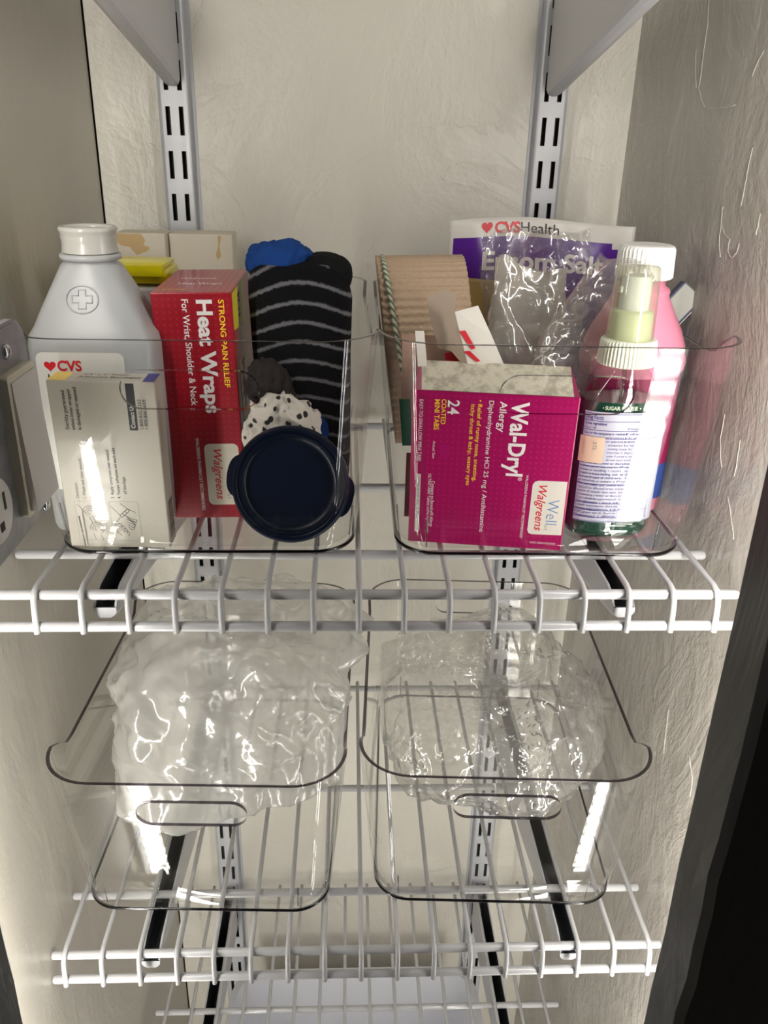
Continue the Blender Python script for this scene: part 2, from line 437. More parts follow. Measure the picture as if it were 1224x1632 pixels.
def bracket(x, z, label):
    t = bk if not BR else bk.copy()
    if BR: COL.objects.link(t)
    BR.append(t); t.location = L3(x, -.5, z)
    tag(t, label, 'shelf bracket', 'shelf brackets on the slotted uprights'); return t
bracket(-147.6, 92, 'grey tapering shelf bracket seen from below at the top left')
bracket(147.6, 92, 'grey tapering shelf bracket seen from below at the top right')
S1, S2, S3 = -236.5, -520.5, -806.0
bracket(-147.6, S1-8.6, 'shelf bracket under the filled bins, left one')
bracket(147.6, S1-8.6, 'shelf bracket under the filled bins, right one')
bracket(-147.6, S2-8.6, 'shelf bracket under the two nearly empty bins, left one')
bracket(147.6, S2-8.6, 'shelf bracket under the two nearly empty bins, right one')
bracket(-147.6, S3-8.6, 'shelf bracket at the bottom of the closet, left one')
bracket(147.6, S3-8.6, 'shelf bracket at the bottom of the closet, right one')
b = NB(); lathe(b, [(2.6, 0), (2.6, .5)], 20)
hole_disc = obj('bright_hole_disc', b, M_WHITE, BR[4], loc=(0, -.275, -.0222)); dup(hole_disc, BR[5])  # white disc painted in for the lit wall seen through the hole

wire_me = None; rod_me = None
def wire_shelf(x0, n, z, tilt, xl, xr, label, long_front=True):
    """z: top of the wires. x0: first wire, one inch apart"""
    global wire_me, rod_me
    t = thing('wire_shelf', label, 'shelf', 0, 0, z, (0, -tilt, 0))
    RW, RR = 1.75, 2.95
    if wire_me is None:
        b = NB(); yb = -316.0
        tube(b, [(0, -4, -RW), (0, -60, -RW), (0, -160, -RW), (0, -260, -RW), (0, yb+5, -RW), (0, yb-.5, -RW-1.2), (0, yb-3.4, -RW-4.6), (0, yb-4.4, -RW-9), (0, yb-5.2, -RW-16), (0, yb-5.9, -RW-24.5)], RW, 10)
        w0 = obj('cross_wire', b, M_WIRE, t, smooth=True); wire_me = w0
        b = NB(); lo = []
        for xx, rr in ((-.5, RR*.75), (-.497, RR), (.497, RR), (.5, RR*.75)): lo.append([(xx*1000, rr*math.cos(2*PI*k/16), rr*math.sin(2*PI*k/16)) for k in range(16)])
        rings(b, lo); rod_me = obj('support_rod', b, M_WIRE, t, smooth=True, autosm=50)
        w0.location.x = x0*MM; first = True
    else: first = False
    for k in range(n):
        if first and k == 0: continue
        dup(wire_me, t, ((x0+25.4*k)*MM, 0, 0))
    rods = [(-313.6, -2*RW-RR), (-318.5, -2*RW-RR-17.6), (-264, -2*RW-RR), (-154, -2*RW-RR), (-8, -2*RW-RR)]
    for k, (y, zz) in enumerate(rods):
        o = rod_me if first and k == 0 else dup(rod_me, t)
        o.location = ((xl+xr)/2*MM, y*MM, zz*MM); o.scale = ((xr-xl)*MM, 1, 1)
    return t
wire_shelf(-183.0, 16, S1, .0012, -212, 212, 'white wire shelf carrying the two filled clear bins')
wire_shelf(-204.0, 17, S2, .0010, -213.5, 211.5, 'white wire shelf carrying the two clear bins of plastic bags')
wire_shelf(-190.0, 16, S3, 0, -201, 206, 'lowest white wire shelf, above the white storage tub')

# white storage tub at the bottom
def white_tub():
    t = thing('storage_tub', 'white plastic tub under the lowest wire shelf', 'tub', -1, -190, -1108)
    b = NB(); H = 205
    lo = [sup(120, 125, 0, 9, 64), sup(138, 145, H-6, 9, 64), sup(143, 151, H-6, 9, 64), sup(143, 151, H, 9, 64), sup(137, 145, H, 9, 64), sup(118, 122, 4, 9, 64)]
    rings(b, lo); obj('tub_body', b, M_WBIN, t, smooth=True, autosm=40)
white_tub()

# ------------------------------------------------------------------ clear pantry bins
BW0, BD0, BW1, BD1 = 178.0, 250.0, 202.0, 282.0
def bin_point(t_ang, f, inset=0.0):
    """point on the bin wall: t_ang index round the perimeter (unit rounded rect), f 0..1 height fraction of 130 mm"""
    hw = (BW0+(BW1-BW0)*f)/2-inset; hd = (BD0+(BD1-BD0)*f)/2-inset
    r = max(4.0, 26+10*f-inset)
    return rr_point(hw, hd, r, t_ang)
def rr_param(N_c=10, N_l=16, N_s=20):
    """list of (segment, fraction) round a rounded rect, starting at front-left going right along the front"""
    out = []
    for s in range(4):
        nl = N_l if s % 2 == 0 else N_s
        out += [('l', s, k/nl) for k in range(nl)] + [('c', s, k/N_c) for k in range(N_c)]
    return out
RRP = rr_param()
def rr_point(hw, hd, r, p):
    kind, s, f = p
    cs = [(hw-r, -hd+r, -90), (hw-r, hd-r, 0), (-hw+r, hd-r, 90), (-hw+r, -hd+r, 180)]
    if kind == 'c':
        cx, cy, a0 = cs[s]; a = math.radians(a0+90*f); return (cx+r*math.cos(a), cy+r*math.sin(a))
    ends = [((-hw+r, -hd), (hw-r, -hd)), ((hw, -hd+r), (hw, hd-r)), ((hw-r, hd), (-hw+r, hd)), ((-hw, hd-r), (-hw, -hd+r))]
    (ax, ay), (bx, by) = ends[s]; return (ax+(bx-ax)*f, ay+(by-ay)*f)
def sm(x): x = max(0., min(1., x)); return x*x*(3-2*x)
def rim_h(p):
    kind, s, f = p; HF, HB, HS = 130.0, 125.0, 115.0
    if kind == 'l': return [HF, None, HB, None][s] if s in (0, 2) else (HS+(HF-HS)*(1-sm(f/.12)) if s == 1 and f < .12 else (HS+(HF-HS)*sm((f-.88)/.12) if s == 3 and f > .88 else (HS+(HB-HS)*sm((f-.94)/.06) if s == 1 else (HS+(HB-HS)*(1-sm(f/.06)) if f < .06 else HS))))
    return HF if s in (0, 3) else HB
def pt_at(p, z, inset=0.0):
    x, y = bin_point(p, z/130.0, inset); return Vector((x, y, z))
_BIN = {}
def build_bin(t):
    if _BIN:
        for o in _BIN['parts']:
            c = dup(o, t)
            for ch in o.children: dup(ch, c)
        return
    b = NB(); TH = 2.3
    fr = [0.0, .02, .12, .3, .5, .7, .85, 1.0]
    outer = []
    outer.append([Vector((*bin_point(p, 0, 5.0), 0.0)) for p in RRP])
    outer.append([Vector((*bin_point(p, 0, 1.3), 1.3)) for p in RRP])
    for f in (.05, .2, .4, .6, .8, 1.0): outer.append([pt_at(p, f*rim_h(p) if f > .05 else 6.0) for p in RRP])
    inner = []
    for f in (1.0, .8, .6, .4, .2, .05): inner.append([pt_at(p, f*rim_h(p) if f > .05 else 7.0, TH) for p in RRP])
    inner.append([Vector((*bin_point(p, 0, TH+1.6), 3.4)) for p in RRP])
    inner.append([Vector((*bin_point(p, 0, TH+5.0), 2.6)) for p in RRP])
    rings(b, outer+inner)
    tmp = obj('tmp_bin', b, M_CLEAR)
    # hand-holes through the front and back walls
    cb = NB(); pts = rrect(-36.5, 92, 36.5, 114, 10.9, 8); plate_xz(cb, pts, -170, 170)
    cut = obj('tmp_cut', cb, M_CLEAR)
    md = tmp.modifiers.new('b', 'BOOLEAN'); md.operation = 'DIFFERENCE'; md.object = cut; md.solver = 'EXACT'
    dg = bpy.context.evaluated_depsgraph_get()
    me = bpy.data.meshes.new_from_object(tmp.evaluated_get(dg), depsgraph=dg)
    bpy.data.objects.remove(tmp); bpy.data.objects.remove(cut)
    body = bpy.data.objects.new('bin_body', me); COL.objects.link(body); body.parent = t
    for p in me.polygons: p.use_smooth = True
    try: me.set_sharp_from_angle(angle=math.radians(35))
    except Exception: pass
    parts = [body]
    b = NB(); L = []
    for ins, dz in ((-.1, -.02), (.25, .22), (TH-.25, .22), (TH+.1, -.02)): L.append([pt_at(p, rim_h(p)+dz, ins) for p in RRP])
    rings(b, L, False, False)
    o = obj('rim', b, M_RIM, t, smooth=True, autosm=50); o['label'] = 'top edge with its dark refraction tinted in'; parts.append(o)
    b = NB(); tube(b, [Vector((*bin_point(p, 0, 1.2), 1.0)) for p in RRP], 1.0, 8, closed=True)  # added tube, its dark tint painting the refraction line along the base
    o = obj('base_edge', b, M_RIM, t, smooth=True); o['label'] = 'bottom edge with its dark refraction line tinted in'; parts.append(o)
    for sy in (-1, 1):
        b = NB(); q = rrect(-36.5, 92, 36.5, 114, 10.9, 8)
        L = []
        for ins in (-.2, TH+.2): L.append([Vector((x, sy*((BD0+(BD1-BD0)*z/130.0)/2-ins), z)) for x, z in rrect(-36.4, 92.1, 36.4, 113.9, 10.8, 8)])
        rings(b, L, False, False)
        o = obj('handle_edge', b, M_RIM, body, smooth=True)  # dark refraction round the hand-hole painted by the tint
    for s in range(4):                       # raised corner feet
        b = NB(); ps = [p for p in RRP if p[0] == 'c' and p[1] == s] 
        tube(b, [Vector((*bin_point(p, 0, 2.2), .2)) for p in ps], 1.3, 8)
        k = len(ps)
        for p in (ps[1], ps[-2]):
            tube(b, [pt_at(p, 4, TH+.8), pt_at(p, 24, TH+.8)], .5, 6)
        o = obj('corner_foot', b, M_RIMC, t, smooth=True); parts.append(o)
    _BIN['parts'] = parts
def clear_bin(x, y, z, rot, label):
    t = thing('clear_bin', label, 'bin', x, y, z, (0, 0, math.radians(rot)), 'clear plastic pantry bins')
    build_bin(t); return t
FL = S1+2.6          # floor inside the upper bins
clear_bin(-97.0, -153.5, S1+1.0, .6, 'clear bin holding the red heat wrap box and the navy lid')
clear_bin(107.0, -155.5, S1+1.0, -.6, 'clear bin holding the pink allergy box and the pink bottle')
clear_bin(-108.5, -161.5, S2+1.0, -2.0, 'clear bin stuffed with a milky plastic bag')
clear_bin(103.0, -158.5, S2+1.0, -2.8, 'clear bin holding a crinkled see-through plastic bag')

# ------------------------------------------------------------------ bags
def crumple(center, rad, seed, amp, res=4, e=2.0, fine=.35, freq=.028, squash=None, crease=0.0):
    b = NB(); bmesh.ops.create_icosphere(b, subdivisions=res, radius=1.0)
    rnd = random.Random(seed); off = Vector((seed*7.3, seed*3.1, seed*1.7))
    for v in b.verts:
        d = v.co.normalized()
        c = Vector([math.copysign(abs(k)**(2/e), k) for k in d])
        p = Vector((c.x*rad[0], c.y*rad[1], c.z*rad[2]))
        q = p*freq+off
        n1 = noise.noise(q); n2 = 1-2*abs(noise.noise(q*2.1+Vector((9, 4, 2)))); n3 = 1-2*abs(noise.noise(q*4.7+Vector((3, 8, 5))))
        vd = noise.voronoi(q*1.6+Vector((n1, n2, n3))*.25)[0]; ve = noise.voronoi(q*4.2+Vector((5, 1, 2)))[0]
        disp = amp*(.8*n1+.25*(n2-.4)+crease*(.62*(vd[1]-vd[0]-.3)*-1+.20*(ve[0]-.4)))
        p += d*disp
        p += Vector((rnd.uniform(-1, 1), rnd.uniform(-1, 1), rnd.uniform(-1, 1)))*fine*amp*.25
        if squash: p = squash(p)
        v.co = p
    return b
def bag_milky():
    def sq(p):
        # kept inside the bin below the rim; the crown puffs up and spills over the right wall
        rim = 18
        lim = 84+.09*min(0, p.z-rim)
        if p.z < rim: p.x = max(-lim, min(lim, p.x)); p.y = max(-116, min(116, p.y))
        elif p.x > 60: p.x += (p.x-60)*.35*min(1, (p.z-rim)/16)
        if p.z < -20: p.z = -20+(p.z+20)*.55+.10*p.y
        return p
    b = crumple((0, 0, 0), (92, 100, 68), 3, 27, 6, 2.7, .0, .0125, sq, 1.0)
    o = obj('plastic_bag', b, M_BAGMILK, loc=L3(-95, -170, -412), smooth=True)
    tag(o, 'milky crumpled plastic bag puffing out of the lower left bin', 'bag')
def bag_clear():
    def sq(p):
        p.z = max(p.z, -38+.10*p.y); p.x = max(-84, min(84, p.x)); p.y = max(-112, min(108, p.y)); return p
    b = crumple((0, 0, 0), (84, 94, 46), 11, 20, 6, 3.0, .0, .017, sq, 1.0)
    # dark printed flecks on one patch of the film
    o = obj('plastic_bag', b, [M_BAGCLR, M_INKG], loc=L3(101, -170, -424), smooth=True)
    tag(o, 'see-through crinkled bag with dark print lying in the lower right bin', 'bag')
    fl = NB(); rnd = random.Random(5)
    me = o.data
    for p in me.polygons:
        c = p.center/MM
        if p.normal.z > .05 and c.z > 4 and (c.x-12)**2/420+(c.y+80)**2/420 < 1 and rnd.random() < .22:
            for _ in range(2):
                q = c+Vector((rnd.uniform(-3, 3), rnd.uniform(-3, 3), 0)); n = p.normal
                s1 = n.cross(Vector((rnd.uniform(-1, 1), rnd.uniform(-1, 1), .3))).normalized(); s2 = n.cross(s1)
                a = rnd.uniform(.7, 1.7); q -= n*((q-c).dot(n)-.35)
                fl.faces.new([fl.verts.new(q+s1*a*2), fl.verts.new(q+s2*a*.6), fl.verts.new(q-s1*a*1.4), fl.verts.new(q-s2*a*.5)])
    obj('printed_flecks', fl, M_INKG, o)
bag_milky(); bag_clear()

# ------------------------------------------------------------------ cartons
def carton(name, label, cat, dims, rot, loc, m, top_m=None, bev=.7):
    w, h, d = dims
    M = Matrix.Rotation(math.radians(rot[0]), 4, 'Z') @ Matrix.Rotation(math.radians(rot[1]), 4, 'X') @ Matrix.Rotation(math.radians(rot[2]), 4, 'Y')
    t = thing(name, label, cat, *loc, M.to_euler())
    b = NB(); box(b, -w/2, 0, 0, w/2, d, h, bev)
    obj('carton', b, m, t)
    return t
def dotted(name, base, dot, scale):
    m = mat(name, base, .33, coat=.15); N, LK, p = nodes(m)
    tc = N.new('ShaderNodeTexCoord'); mp = N.new('ShaderNodeMapping'); LK.new(tc.outputs['Object'], mp.inputs[0])
    mp.inputs['Scale'].default_value = (scale, scale, scale)
    fr = N.new('ShaderNodeVectorMath'); fr.operation = 'FRACTION'; LK.new(mp.outputs[0], fr.inputs[0])
    sb = N.new('ShaderNodeVectorMath'); sb.operation = 'SUBTRACT'; sb.inputs[1].default_value = (.5, .5, .5); LK.new(fr.outputs[0], sb.inputs[0])
    mu = N.new('ShaderNodeVectorMath'); mu.operation = 'MULTIPLY'; mu.inputs[1].default_value = (1, 0, 1); LK.new(sb.outputs[0], mu.inputs[0])
    ln = N.new('ShaderNodeVectorMath'); ln.operation = 'LENGTH'; LK.new(mu.outputs[0], ln.inputs[0])
    r = ramp(N, LK, ln.outputs['Value'], [(.10, dot), (.24, base)])
    LK.new(r.outputs[0], p.inputs['Base Color'])
    return m
M_RED = dotted('red_carton', (.29, .004, .014, 1), (.37, .018, .03, 1), 270)
M_PINK = dotted('magenta_carton', (.34, .001, .088, 1), (.41, .012, .135, 1), 290)
M_CREAM = mat('cream_cardboard', (.62, .57, .46, 1), .55)
M_BANDBOX = mat('cream_gloss_carton', (.47, .44, .37, 1), .38, coat=.1)
M_YELBOX = mat('yellow_carton_print', (.78, .56, .10, 1), .35)

def heat_box():
    w, h, d = 46.4, 142.6, 84.0
    t = carton('heat_wrap_box', 'red carton of heat wraps standing behind the white bandage box', 'box', (w, h, d), (-.2, 1.1, -1.2), (-99.2, -230.3, FL+.2), M_RED)
    F = Print((0, 0, 0), (1, 0, 0), (0, 0, 1), (0, -1, 0))
    F.text(M_INKW, 'Heat Wraps', 3.0, 138.5, 68, 8.6, 'd', .032)
    F.text(M_INKW, 'For Wrist, Shoulder & Neck', -5.6, 138.8, 63.5, 3.8, 'd', .012)
    F.text(M_INKY, 'STRONG PAIN RELIEF', 15.4, 138.5, 52, 3.2, 'd', .012)
    F.text(M_INKW, 'WALGREENS PHARMACIST RECOMMENDED', -5.3, 54.6, 48.8, 2.0, 'd', .004)
    F.poly(M_CREAM, rrect(-.6, 9.4, 20.5, 50.6, 3.5), .08)
    F.text(M_INKR, 'Walgreens', 4.7, 47.0, 34, 5.2, 'd', .008, .3, .16)
    F.text(M_INKG, 'at', 11.5, 17.5, 4.5, 3.0, 'd', -.004, 0, .16)
    F.done(t, {'cream_cardboard': 'logo_panel'})
    R = Print((w/2, 0, 0), (0, 1, 0), (0, 0, 1), (1, 0, 0))
    R.poly(M_YELBOX2, [(.8, 141.9), (55, 141.9), (55, 114), (.8, 120.6)])
    R.text(M_BLACK, '$2 12', 24, 138, 15, 9, 'd', .01, 0, .16)
    R.text(M_INKY, 'STRONG PAIN', 13, 100, 45, 4.5, 'd')
    R.text(M_INKW, 'Heat', 26, 96, 30, 12, 'd')
    R.text(M_INKW, 'For Wrist', 12, 75, 34, 6, 'd')
    R.text(M_INKY, 'RELIEF', 30, 45, 30, 5, 'd')
    R.done(t, {'yellow_flash_print': 'price_flash'})
    T = Print((0, 0, h), (1, 0, 0), (0, 1, 0), (0, 0, 1))
    T.text(M_INKW, 'Heat Wraps', -12, 26, 26, 6, 'r', .01)
    T.text(M_INKW, 'Walgreens', -14, 46, 22, 4.5, 'r', .005, .3)
    T.text(M_INKY, 'STRONG', -18, 8, 14, 3, 'r', .005)
    T.done(t)
M_YELBOX2 = mat('yellow_flash_print', (.72, .60, .02, 1), .35)
heat_box()

def bandage_box():
    w, h, d = 58.6, 102.0, 16.0
    t = carton('bandage_box', 'slim cream carton of adhesive bandages against the front of the left bin', 'box', (w, h, d), (-1.5, 2.2, .1), (-146.0, -273.5, FL+.3), M_BANDBOX)
    F = Print((0, 0, 0), (1, 0, 0), (0, 0, 1), (0, -1, 0))
    for s, u, l in (('Sterility guaranteed', -20.1, 22.5), ('unless inner wrapper', -16.9, 23.5), ('is damaged or opened', -13.5, 24.5)):
        F.text(M_BLACK, s, u, 73.9, l, 2.1, 'u', .004)
    F.rect(M_BLACK, 13.2, 74, 17.9, 101)
    F.text(M_INKW, 'Contact Us', 16.5, 75.4, 13.2, 2.3, 'u', .01)
    F.text(M_BLACK, '1.800.835.2263', 20.9, 75, 17, 1.9, 'u', .002)
    F.text(M_BLACK, '1.800.886.6659', 23.5, 75, 17, 1.9, 'u', .002)
    for s, u, v, l in (('1. Wash and clean wound.', -16.2, 31.8, 25), ('2. Remove bandage from wrapper.', -12.2, 31.8, 31), ('3. Apply compress over wound.', -.2, 32, 30.5), ('4. Fasten adhesive on each side', 3.4, 32, 31.5), ('of bandage.', 7.2, 35, 11.2), ('Directions:', -20.4, 31.8, 10)):
        F.text(M_BLACK, s, u, v, l, 1.9, 'u', .0)
    for u0, u1 in ((-23.6, -6.8), (-3.7, 13.0)):
        q = rrect(u0, 4.6, u1, 30.1, 1.2, 4); F.line(M_INKG, q+[q[0]], .28)
    # line drawings of hands putting on a bandage
    def arc(cu, cv, r, a0, a1, sx=1, sy=1, n=10): return [(cu+r*sx*math.cos(math.radians(a0+(a1-a0)*k/n)), cv+r*sy*math.sin(math.radians(a0+(a1-a0)*k/n))) for k in range(n+1)]
    for cu, cv in ((-15.5, 23), (-12.5, 12.5)):
        for r, a0, a1 in ((4.0, -60, 190), (2.6, -40, 210), (1.4, 0, 260)): F.line(M_BLACK, arc(cu, cv, r, a0, a1), .26)
    F.line(M_BLACK, [(-16.2, 20), (-14.5, 15.5)], .3); F.line(M_BLACK, [(-14.4, 20.6), (-12.6, 15.8)], .3)
    F.line(M_BLACK, [(-15, 9), (-14, 5)], .26); F.line(M_BLACK, [(-11, 8.5), (-9.5, 5)], .26); F.line(M_BLACK, [(-22.5, 28), (-19, 24), (-17, 20)], .24)
    F.line(M_BLACK, [(-3, 27), (2, 21)], .26); F.line(M_BLACK, [(2.5, 29), (6.5, 25.5), (11, 23.2)], .26)
    for k in range(4): F.line(M_BLACK, [(4.2+k*.8, 21.5-k*1.0), (8.5+k*.4, 19-k*1.3), (11.4-k*.7, 18.2-k*1.9), (10.4-k*.9, 16.8-k*1.7), (5.0+k*.3, 18.6-k*1.6)], .26)
    F.line(M_BLACK, [(1.6, 21.2), (6.4, 25.4), (7.6, 24.2), (2.8, 19.9), (1.6, 21.2)], .3); F.line(M_BLACK, [(3.2, 22.5), (4.2, 21.2)], .26); F.line(M_BLACK, [(4.8, 24), (5.8, 22.8)], .26)
    for k, (cu, cv) in enumerate(((.6, 14.2), (2.2, 12.6), (3.4, 10.8), (4.2, 9.2))): F.line(M_BLACK, arc(cu, cv, 1.7, -70, 150), .28)
    F.line(M_BLACK, [(1.8, 20), (-1.4, 16), (-1.8, 13), (-.6, 10), (1.6, 8)], .28)
    F.done(t, {'grey_ink': 'printed_frame'})
    T = Print((0, 0, h), (1, 0, 0), (0, 1, 0), (0, 0, 1))
    T.poly(M_YELBOX, [(-28.8, .4), (-19, .4), (-19, 15.6), (-28.8, 15.6)])
    T.rect(M_INKN, 22.6, .4, 29, 15.6)
    T.text(M_BLACK, '3/4" x 3" Plastic', -12, 10.5, 25, 2.8, 'r', .004)
    T.text(M_BLACK, 'Adhesive Bandages', -14, 6, 34, 2.6, 'r', .012)
    T.text(M_INKG, 'Bandages adhesivos', -14, 3.4, 24, 1.4, 'r', 0)
    T.text(M_INKG, 'assorted size 3/4 x 3', -14, 1.2, 24, 1.4, 'r', 0)
    T.done(t, {'yellow_carton_print': 'yellow_corner_print', 'navy_ink': 'blue_corner_print'})
    R = Print((w/2, 0, 0), (0, 1, 0), (0, 0, 1), (1, 0, 0))
    rnd = random.Random(2); z = 5.0
    while z < 29: 
        wd = rnd.choice((.5, .8, 1.2)); R.rect(M_BLACK, 4, z, 14, z+wd); z += wd+rnd.choice((.5, .8))
    R.text(M_INKG, 'STERILE BANDAGES', 6, 60, 30, 3, 'u', 0)
    R.text(M_INKG, 'keep dry', 11, 60, 20, 2, 'u', 0)
    R.done(t, {'black_ink': 'barcode'})
bandage_box()

def allergy_box():
    w, h, d = 92.5, 97.4, 55.0
    t = carton('allergy_box', 'magenta allergy tablet carton with a torn white top, standing in the right bin', 'box', (w, h, d), (-8.2, 4.1, 0), (71.0, -271.0, FL+.6), M_PINK)
    F = Print((0, 0, 0), (1, 0, 0), (0, 0, 1), (0, -1, 0))
    F.rect(M_PINKD, -46.0, .6, -37, 95, .05)
    F.text(M_INKW, 'Wal-Dryl', 9.6, 93.5, 45.6, 9.2, 'd', .028)
    q = [(17.6+1.0*math.cos(k*PI/6), 46.2+1.0*math.sin(k*PI/6)) for k in range(13)]; F.line(M_INKW, q, .25); F.text(M_INKW, 'R', 17.0, 46.8, 1.1, 1.2, 'd', 0)
    F.text(M_INKW, 'Allergy', 2.7, 93.2, 18.3, 4.0, 'd', .008)
    F.text(M_INKW, 'Diphenhydramine HCl 25 mg / Antihistamine', -3.4, 93.3, 83.5, 2.7, 'd', .002)
    F.text(M_INKY, '\u2022 Relief of runny nose, sneezing,', -9.5, 93.4, 50.2, 2.4, 'd', .008)
    F.text(M_INKY, 'itchy throat & itchy, watery eyes', -13.3, 90.6, 50.2, 2.3, 'd', .008)
    F.text(M_INKW, '24', -26.2, 92.5, 8.5, 6.5, 'd', .012)
    F.text(M_INKY, 'COATED', -29.8, 92.8, 14.9, 2.7, 'd', .008)
    F.text(M_INKY, 'MINI TABS', -33.6, 92.5, 18.2, 2.9, 'd', .008)
    F.text(M_INKW, 'EASY-TO-SWALLOW MINI TABS', -42.2, 92.0, 37.9, 2.1, 'd', .0)
    F.text(M_INKW, 'Actual Size', -33.7, 67.2, 10.9, 1.5, 'd', -.004)
    F.text(M_INKW, 'Compare to Benadryl\u00ae Allergy', -33.5, 41.8, 30.7, 2.0, 'd', .0)
    F.text(M_INKW, 'ULTRATAB\u00ae Tablets active ingredient\u2020\u2020', -35.5, 46.2, 39.6, 1.8, 'd', .0)
    F.text(M_INKW, 'WALGREENS PHARMACIST RECOMMENDED\u00b9', 21.0, 49.2, 42.2, 1.5, 'd', -.004)
    F.text(M_INKW, 'NDC 0363-0328-08', 27.2, 4.2, 15, 1.3, 'r', -.004)
    F.poly(M_LABELW, [(44.9, 46.3), (28.5, 46.0), (26.4, 45.2), (25.3, 43.2), (25.0, 13.0), (25.8, 11.2), (27.8, 10.4), (45.2, 10.9)], .08)
    F.text(M_INKB, 'Well', 35.0, 34.2, 16.6, 7.0, 'd', -.012, 0, .16)
    F.text(M_INKG, 'at', 34.6, 17.3, 3.8, 2.4, 'd', -.012, 0, .16)
    F.text(M_INKR, 'Walgreens', 28.9, 43.2, 30.1, 5.0, 'd', .008, .3, .16)
    F.poly(M_PILL, rrect(-29.6, 57.6, -24.0, 65.4, 1.6), .10)
    F.rect(M_CODEW, -42.4, 7.3, -39.9, 45.8, .09)
    F.text(M_BLACK, 'LOT9KB130 EXP 10/21  30 Pl 96214 01184', -41.9, 45.2, 37, 1.5, 'd', -.002, 0, .16)
    F.done(t, {'white_label_stock': 'logo_panel', 'white_code_strip': 'code_strip', 'magenta_pill_print': 'pill_picture', 'deep_magenta_print': 'dark_side_band'})
    T = Print((0, 0, h), (1, 0, 0), (0, 1, 0), (0, 0, 1))
    T.poly(M_TORN, [(-41.3, .4), (-20, .6), (0, .3), (25, .7), (42.6, .5), (45.6, 54.5), (-44.8, 54.5)], .2)
    T.done(t, {'torn_white_card': 'torn_flap'})
M_PINKD = mat('deep_magenta_print', (.30, .002, .075, 1), .4)
M_LABELW = mat('white_label_stock', (.68, .64, .57, 1), .4)
M_CODEW = mat('white_code_strip', (.62, .60, .55, 1), .45)
M_PILL = mat('magenta_pill_print', (.36, .004, .12, 1), .3)
M_TORN = mat('torn_white_card', (.70, .66, .54, 1), .8)
N_, LK_, P_ = nodes(M_TORN); nn, _ = noise_node(N_, LK_, 160, 6, .65, (1, .4, 1)); add_bump(M_TORN, nn.outputs[0], .8, .002)
rr = ramp(N_, LK_, nn.outputs[0], [(.38, (.46, .42, .33, 1)), (.55, (.72, .68, .56, 1))]); LK_.new(rr.outputs[0], P_.inputs['Base Color'])
allergy_box()

# cream cartons at the back of the left bin, with brown glue marks
M_GLUE = mat('brown_glue_stain', (.52, .36, .17, 1), .5)
M_GLUEP = mat('pinkish_glue_stain', (.55, .36, .25, 1), .6)
def blobpoly(cu, cv, pts): return [(cu+x, cv+y) for x, y in pts]
t = carton('cream_carton', 'cream carton with a brown glue patch behind the white bottle', 'box', (37, 158, 26), (0, 0, 0), (-168, -64, FL), M_CREAM)
F = Print((0, 0, 0), (1, 0, 0), (0, 0, 1), (0, -1, 0))
F.poly(M_GLUE, [(-18, 157.5), (1, 157.6), (4, 153), (2, 149), (-4, 147), (-8, 148), (-14, 149), (-17.5, 151)]); F.poly(M_GLUE, [(-8, 148.5), (2, 149.5), (7, 148), (5, 145), (1, 144), (-3, 142), (-6, 145)], .09)
F.done(t, {'brown_glue_stain': 'glue_patch'})
t = carton('cream_carton', 'plain cream carton behind the red box, next to the glue-marked carton', 'box', (48, 157, 30), (1.5, 0, 0), (-125, -52, FL), M_CREAM)
F = Print((0, 0, 0), (1, 0, 0), (0, 0, 1), (0, -1, 0))
F.poly(M_GLUE, [(13, 156), (16, 156), (14, 148), (15, 141), (12, 138), (11, 142), (13, 148)]); F.done(t, {'brown_glue_stain': 'glue_streak'})

# white box with a yellow lid behind the alcohol bottle
t = thing('yellow_lid_box', 'white box with a bright yellow lid behind the rubbing alcohol bottle', 'box', -160.5, -150, FL)
b = NB(); box(b, -30, -18, 0, 30, 18, 136, 4, 0, 3); obj('box_body', b, M_WHITE, t, smooth=True, autosm=40)
M_YEL = mat('bright_yellow_plastic', (.82, .72, .0, 1), .3, coat=.3)
b = NB(); box(b, -32.5, -20, 137, 32.5, 20, 146, 2.5, 0, 3); box(b, -30, -24, 142, 31, -19, 150, 1.5); box(b, -30, -18, 146, 31, 16, 150, 1.6); obj('yellow_lid', b, M_YEL, t, smooth=True, autosm=40)

